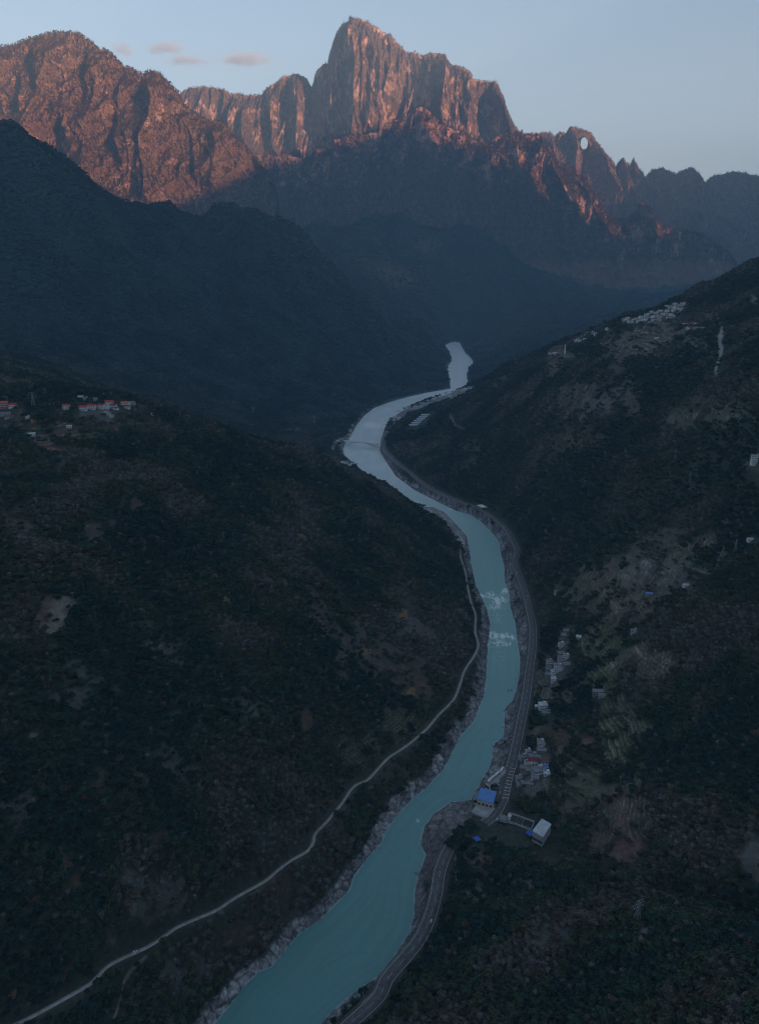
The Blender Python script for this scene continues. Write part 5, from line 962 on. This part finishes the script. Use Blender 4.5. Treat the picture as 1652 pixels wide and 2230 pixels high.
def trunk_mb(h, r, seed, limbs=5, spread=2.2, twigs=0):
    m = MB(); r_ = random.Random(seed); pts = [Vector((0, 0, -1))]; 
    for i in range(4): pts.append(pts[-1]+Vector((r_.uniform(-.2, .2), r_.uniform(-.2, .2), (h*.62+1)/4)))
    for i in range(4): m.bar(pts[i], pts[i+1], r*2*(1-.16*i))
    for k in range(limbs):
        a = k*2.4+r_.random(); b = pts[2+k % 3]; e = b+Vector((math.cos(a)*spread*r_.uniform(.6, 1), math.sin(a)*spread*r_.uniform(.6, 1), h*r_.uniform(.22, .40))); m.bar(b, e, r*.8)
        for j in range(twigs):
            s = b.lerp(e, r_.uniform(.35, 1)); m.bar(s, s+Vector((r_.uniform(-1, 1), r_.uniform(-1, 1), r_.uniform(.3, 1.3)))*spread*.42, r*.34)
    return m
def crown_mat(name, kind): 
    m = attr_mat(name, "tint", kind, .45, .55, 0, rough=.9, spec=.08); return m
M_leaf_i = crown_mat("foliage", 'INSTANCER'); M_leaf_o = crown_mat("crown_foliage", 'OBJ'); M_bark = solid("bark", (.10, .088, .078), noise_amt=.3, scale=1)
KINDS = [('bare_tree', None), ('broadleaf_tree', (130, 3, 3.1, 3.4, 4.4, 7)), ('bush', (70, 5, 2.6, 1.5, 1.3, 5)), ('conifer', (80, 7, 2.2, 4.2, 4.6, 0)), ('spreading_tree', (140, 9, 3.8, 2.7, 3.8, 9))]
crowns = {}; trunks = {}
for nm, p_ in KINDS:
    if nm == 'bare_tree':
        g = trunk_mb(7, .16, 4, 8, 2.3, 9); V1, Q1 = leafy(60, 77, 3.0, 2.4, 4.6, 6, .30)
        gm = g.v; V = np.array(gm); Qb = [f for f in g.f if len(f) == 4]; trunks[nm] = (g, None); crowns[nm] = leafy(46, 78, 3.0, 2.6, 4.8, 6, .22)
        VV, QQ = np.vstack([V, crowns[nm][0]]), np.vstack([np.array(Qb), crowns[nm][1]+len(V)])
    else:
        n_, sd_, rx, rz, zc, lb3 = p_; V1, Q1 = leafy(n_, sd_, rx, rz, zc, lb3 or 1, .46 if nm != 'conifer' else .5, nm == 'conifer'); crowns[nm] = (V1, Q1); g = trunk_mb(zc+1, .18, sd_, 4, rx*.6); trunks[nm] = (g, None)
        VV, QQ = V1, Q1
    o = mesh_np(nm, VV, QQ, M_leaf_i, link=False); tk.objects.link(o)
# where trees stand
ANG = (Zg-CAMZ)/np.maximum(GY, 1); RM = np.maximum.accumulate(np.where(GY < 200, -9, ANG), axis=0)
HOUSE += [(p_[0], p_[1], 7) for p_ in WFALL]; H_ = np.array(HOUSE)
def scatter(Y0, Y1, s, smin, smax):
    ny = int((Y1-Y0)/s); out = []
    for j in range(ny):
        Yj = Y0+j*s; half = .95*Yj+120 if Yj < 1500 else .64*Yj+60; nx = int(2*half/s); x_ = -half+(np.arange(nx)+rng.random(nx))*s; out.append(np.c_[x_, Yj+rng.random(nx)*s])
    P = np.vstack(out); x_, y_ = P[:, 0], P[:, 1]; z_ = height(x_, y_); px_, py_ = proj(x_, y_, z_)
    inn = (px_ > -70) & (px_ < W0+70); k = (px_ > -620) & (px_ < W0+620) & (py_ < H0+260) & (py_ > 0) & (inn | (rng.random(len(px_)) < .55)); k &= (z_+13-CAMZ)/y_ > sample(RM, x_, y_)-.0004-np.where(inn, 0, .03)
    P, z_, x_, y_ = P[k], z_[k], x_[k], y_[k]; k = rng.random(len(P)) < sample(TREE, x_, y_); x_, y_, z_ = x_[k], y_[k], z_[k]
    for hx_, hy_, hr in H_:
        k = ((x_-hx_)**2+(np.where(y_ < hy_, (y_-hy_)/3.6, y_-hy_))**2) > hr*hr; x_, y_, z_ = x_[k], y_[k], z_[k]
    return np.c_[x_, y_, z_-.4, rng.uniform(smin, smax, len(x_))]
TR = [scatter(270, 1250, 4.3, .70, 1.25), scatter(1250, 2600, 6.6, .95, 1.6), scatter(2600, 4600, 10.5, 1.4, 2.4), scatter(4600, 8100, 16, 2.0, 3.2)]
P = np.vstack(TR); zn = fbm(P[:, 0]/170, P[:, 1]/170, 3, 201); zb2 = fbm(P[:, 0]/60+9, P[:, 1]/60, 3, 207); rn = rng.random(len(P))
PAL = np.array([(.034, .064, .050), (.050, .076, .050), (.074, .080, .050), (.100, .090, .076), (.115, .080, .060), (.024, .050, .045)])
sel = np.clip(zn*2.1+zb2*1.0+rng.normal(0, .14, len(P)), -1, 1)
ki = np.where(sel > .42, 3, np.where(sel > .20, 2, np.where(sel > -.12, 1, np.where(sel > -.5, 0, 5)))); ki = np.where((rn < .014), 4, ki)
tint = PAL[ki]*(1+.20*rng.normal(0, 1, (len(P), 1)))*(1+.04*rng.normal(0, 1, (len(P), 3)))
kind = rng.choice([1, 4, 2], len(P), p=[.48, .38, .14]); bare = (ki == 3) & (rng.random(len(P)) < .55) | (ki != 3) & (rng.random(len(P)) < .04); bare &= P[:, 1] < 2600; kind[bare] = 0
tint[bare] = np.array((.18, .17, .158))*(1+.2*rng.normal(0, 1, (bare.sum(), 1)))
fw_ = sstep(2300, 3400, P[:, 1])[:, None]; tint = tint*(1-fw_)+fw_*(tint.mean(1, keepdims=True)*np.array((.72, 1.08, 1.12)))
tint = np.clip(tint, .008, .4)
# the 300 that show largest stand as trees of their own
dist = np.sqrt(P[:, 0]**2+P[:, 1]**2+(P[:, 2]-CAMZ)**2)/P[:, 3]; qx, qy = proj(P[:, 0], P[:, 1], P[:, 2]+3)
vis = (qx > 4) & (qx < W0-4) & (qy < H0-6) & (P[:, 1] > 0); order = np.argsort(np.where(vis, dist, 1e9))[:300]
LKIND = {0: "bare grey leafless tree", 1: "upright broadleaf tree", 2: "low rounded bush", 4: "wide spreading tree"}
TONE = ["deep green", "mid green", "olive", "grey-brown", "rusty brown", "dark teal"]
sd_t = sample(SD, P[:, 0], P[:, 1]); dh_t = sample(np.minimum(DH, 999), P[:, 0], P[:, 1]); dl_t = sample(np.minimum(DL, 999), P[:, 0], P[:, 1]); pyl = hit(1386, 2012)
def tree_label(i):
    t_ = TONE[int(ki[i])]+" " if kind[i] else ""; side = "left" if qx[i] < 700 else "right"
    if math.hypot(P[i, 0]-pyl[0], P[i, 1]-pyl[1]) < 22: w_ = "close beside the biggest lattice pylon"
    elif dh_t[i] < 20: w_ = "at the edge of the highway"
    elif dl_t[i] < 14: w_ = "at the edge of the narrow concrete road"
    elif sd_t[i] < 40: w_ = f"just above the rocky {side} bank"
    elif qy[i] > 2140: w_ = f"low on the nearest {side} slope"
    elif qx[i] > 1450: w_ = "on the near spur beyond the biggest pylon"
    else: w_ = f"inside the near {side} wood"
    return t_+LKIND[int(kind[i])]+" "+w_
order_names = [k[0] for k in KINDS]; solo = {}
for i in order:
    kd_ = int(kind[i]); side = 'l' if qx[i] < 700 else 'r'; nm = order_names[kd_]
    if kd_ not in solo:
        o = empty(nm, (0, 0, 0)); tm = trunks[nm][0].build('trunk', M_bark, o); cm = mesh_np('crown', crowns[nm][0], crowns[nm][1], M_leaf_o, parent=o); solo[kd_] = o
    else: o = copy_thing(solo[kd_])
    o.location = tuple(P[i, :3]); o.rotation_euler = (0, 0, rng.random()*6.28); s = P[i, 3]; o.scale = (s, s, s)
    for ch in o.children: ch.color = (*tint[i], 1)
    tag(o, tree_label(i), "bush" if kd_ == 2 else "tree", ("bushes" if kd_ == 2 else "trees")+(" of the near left wood" if side == 'l' else " of the near right wood"))
keep = np.ones(len(P), bool); keep[order] = False
cf = np.vstack(conif)
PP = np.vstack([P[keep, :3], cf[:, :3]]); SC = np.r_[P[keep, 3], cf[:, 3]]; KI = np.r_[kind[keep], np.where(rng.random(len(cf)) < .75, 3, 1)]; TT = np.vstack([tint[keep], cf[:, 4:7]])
print("trees", len(PP), [len(t_) for t_ in TR], len(cf))
me = bpy.data.meshes.new("forest"); me.vertices.add(len(PP)); me.vertices.foreach_set("co", PP.astype(np.float32).ravel())
a = me.attributes.new("tint", 'FLOAT_COLOR', 'POINT'); a.data.foreach_set("color", np.c_[TT, np.ones(len(TT))].astype(np.float32).ravel())
a = me.attributes.new("kind", 'INT', 'POINT'); a.data.foreach_set("value", KI.astype(np.int32))
a = me.attributes.new("turn", 'FLOAT_VECTOR', 'POINT'); a.data.foreach_set("vector", np.c_[rng.normal(0, .06, (len(PP), 2)), rng.random(len(PP))*6.28].astype(np.float32).ravel())
a = me.attributes.new("size", 'FLOAT_VECTOR', 'POINT'); a.data.foreach_set("vector", np.c_[SC*rng.uniform(.9, 1.15, len(PP)), SC*rng.uniform(.9, 1.15, len(PP)), SC*rng.uniform(.8, 1.25, len(PP))].astype(np.float32).ravel())
forest = bpy.data.objects.new("forest", me); C.objects.link(forest); tag(forest, "continuous dark woodland covering the slopes and ridges", "forest", kind="stuff")
ng = bpy.data.node_groups.new("forest_nodes", 'GeometryNodeTree'); ng.interface.new_socket("Geometry", in_out='INPUT', socket_type='NodeSocketGeometry'); ng.interface.new_socket("Geometry", in_out='OUTPUT', socket_type='NodeSocketGeometry')
gi1 = ng.nodes.new("NodeGroupInput"); go1 = ng.nodes.new("NodeGroupOutput"); ip = ng.nodes.new("GeometryNodeInstanceOnPoints"); ci1 = ng.nodes.new("GeometryNodeCollectionInfo")
ci1.inputs["Collection"].default_value = tk; ci1.inputs["Separate Children"].default_value = True; ci1.inputs["Reset Children"].default_value = True; ip.inputs["Pick Instance"].default_value = True
def na(n_, t_):
    x = ng.nodes.new("GeometryNodeInputNamedAttribute"); x.data_type = t_; x.inputs["Name"].default_value = n_; return x.outputs["Attribute"]
ng.links.new(gi1.outputs[0], ip.inputs["Points"]); ng.links.new(ci1.outputs[0], ip.inputs["Instance"]); ng.links.new(na("kind", 'INT'), ip.inputs["Instance Index"])
ng.links.new(na("turn", 'FLOAT_VECTOR'), ip.inputs["Rotation"]); ng.links.new(na("size", 'FLOAT_VECTOR'), ip.inputs["Scale"]); ng.links.new(ip.outputs[0], go1.inputs[0])
md = forest.modifiers.new("trees", 'NODES'); md.node_group = ng

# ------------------------------------------------------------------ clouds, beyond the haze
def cloud(px, py, rx, ry, dens, label, seed, tilt=0):
    Yd_ = 42000.0; c = atY(float(px), float(py), Yd_); sx, sz = rx*Yd_/F*1.5, ry*Yd_/F*1.35
    import bmesh
    bm = bmesh.new(); bmesh.ops.create_icosphere(bm, subdivisions=4, radius=1)
    me_ = bpy.data.meshes.new("cloud"); bm.to_mesh(me_); bm.free(); o = bpy.data.objects.new("cloud", me_); C.objects.link(o); o.location = tuple(c); o.scale = (sx, sx*.55, sz); o.rotation_euler = (0, tilt, 0)
    m_ = bpy.data.materials.new("cloud_vapour"); m_.use_nodes = True; t = m_.node_tree; t.nodes.remove(t.nodes["Principled BSDF"]); v_ = t.nodes.new("ShaderNodeVolumePrincipled"); v_.inputs["Color"].default_value = (.82, .86, .95, 1); v_.inputs["Anisotropy"].default_value = .2
    tc_ = t.nodes.new("ShaderNodeTexCoord"); ln = t.nodes.new("ShaderNodeVectorMath"); ln.operation = 'LENGTH'; t.links.new(tc_.outputs["Object"], ln.inputs[0])
    mp = t.nodes.new("ShaderNodeMapping"); mp.inputs["Scale"].default_value = (rx/14, rx/24, ry/9); mp.inputs["Location"].default_value = (seed*3.1, seed, 0); nz_ = t.nodes.new("ShaderNodeTexNoise"); nz_.inputs["Scale"].default_value = 1.0; nz_.inputs["Detail"].default_value = 6
    t.links.new(tc_.outputs["Object"], mp.inputs[0]); t.links.new(mp.outputs[0], nz_.inputs["Vector"])
    mr = t.nodes.new("ShaderNodeMapRange"); mr.inputs[1].default_value = .15; mr.inputs[2].default_value = 1.0; mr.inputs[3].default_value = .42; mr.inputs[4].default_value = -.45; t.links.new(ln.outputs["Value"], mr.inputs[0])
    ad = t.nodes.new("ShaderNodeMath"); ad.operation = 'ADD'; t.links.new(nz_.outputs[0], ad.inputs[0]); t.links.new(mr.outputs[0], ad.inputs[1])
    m2 = t.nodes.new("ShaderNodeMapRange"); m2.inputs[1].default_value = .45; m2.inputs[2].default_value = .95; m2.inputs[3].default_value = 0; m2.inputs[4].default_value = dens; t.links.new(ad.outputs[0], m2.inputs[0])
    t.links.new(m2.outputs[0], v_.inputs["Density"]); t.links.new(v_.outputs[0], [n for n in t.nodes if n.type == 'OUTPUT_MATERIAL'][0].inputs["Volume"]); me_.materials.append(m_)
    tag(o, label, "cloud", "small clouds over the left mountains")
cloud(268, 108, 30, 18, .0020, "faint pinkish wisp of cloud touching the left mountain's shoulder", 1, .25)
cloud(362, 104, 50, 15, .0020, "long thin cloud second from the left mountain, upper of the middle pair", 2)
cloud(408, 131, 56, 11, .0018, "thin flat cloud below and between its neighbours", 3)
cloud(532, 129, 62, 18, .0021, "darkest and largest small cloud, nearest the granite peak", 4)

# ------------------------------------------------------------------ air
hb = MB(); hx0, hx1, hy0, hy1, hz0, hz1 = -27500, 27500, -23500, 31500, -33, 4750
hb.box(((hx0+hx1)/2, (hy0+hy1)/2, (hz0+hz1)/2), (hx1-hx0, hy1-hy0, hz1-hz0))
M_haze = bpy.data.materials.new("haze_air"); M_haze.use_nodes = True; t = M_haze.node_tree
for n in list(t.nodes):
    if n.type == 'BSDF_PRINCIPLED': t.nodes.remove(n)
pv = t.nodes.new("ShaderNodeVolumePrincipled"); pv.inputs["Color"].default_value = (.44, .72, 1.0, 1); pv.inputs["Density"].default_value = 5.4e-5; pv.inputs["Anisotropy"].default_value = .0
t.links.new(pv.outputs[0], [n for n in t.nodes if n.type == 'OUTPUT_MATERIAL'][0].inputs["Volume"])
haze = hb.build("haze", M_haze); tag(haze, "thin blue haze filling the valley air", "haze", kind="stuff")
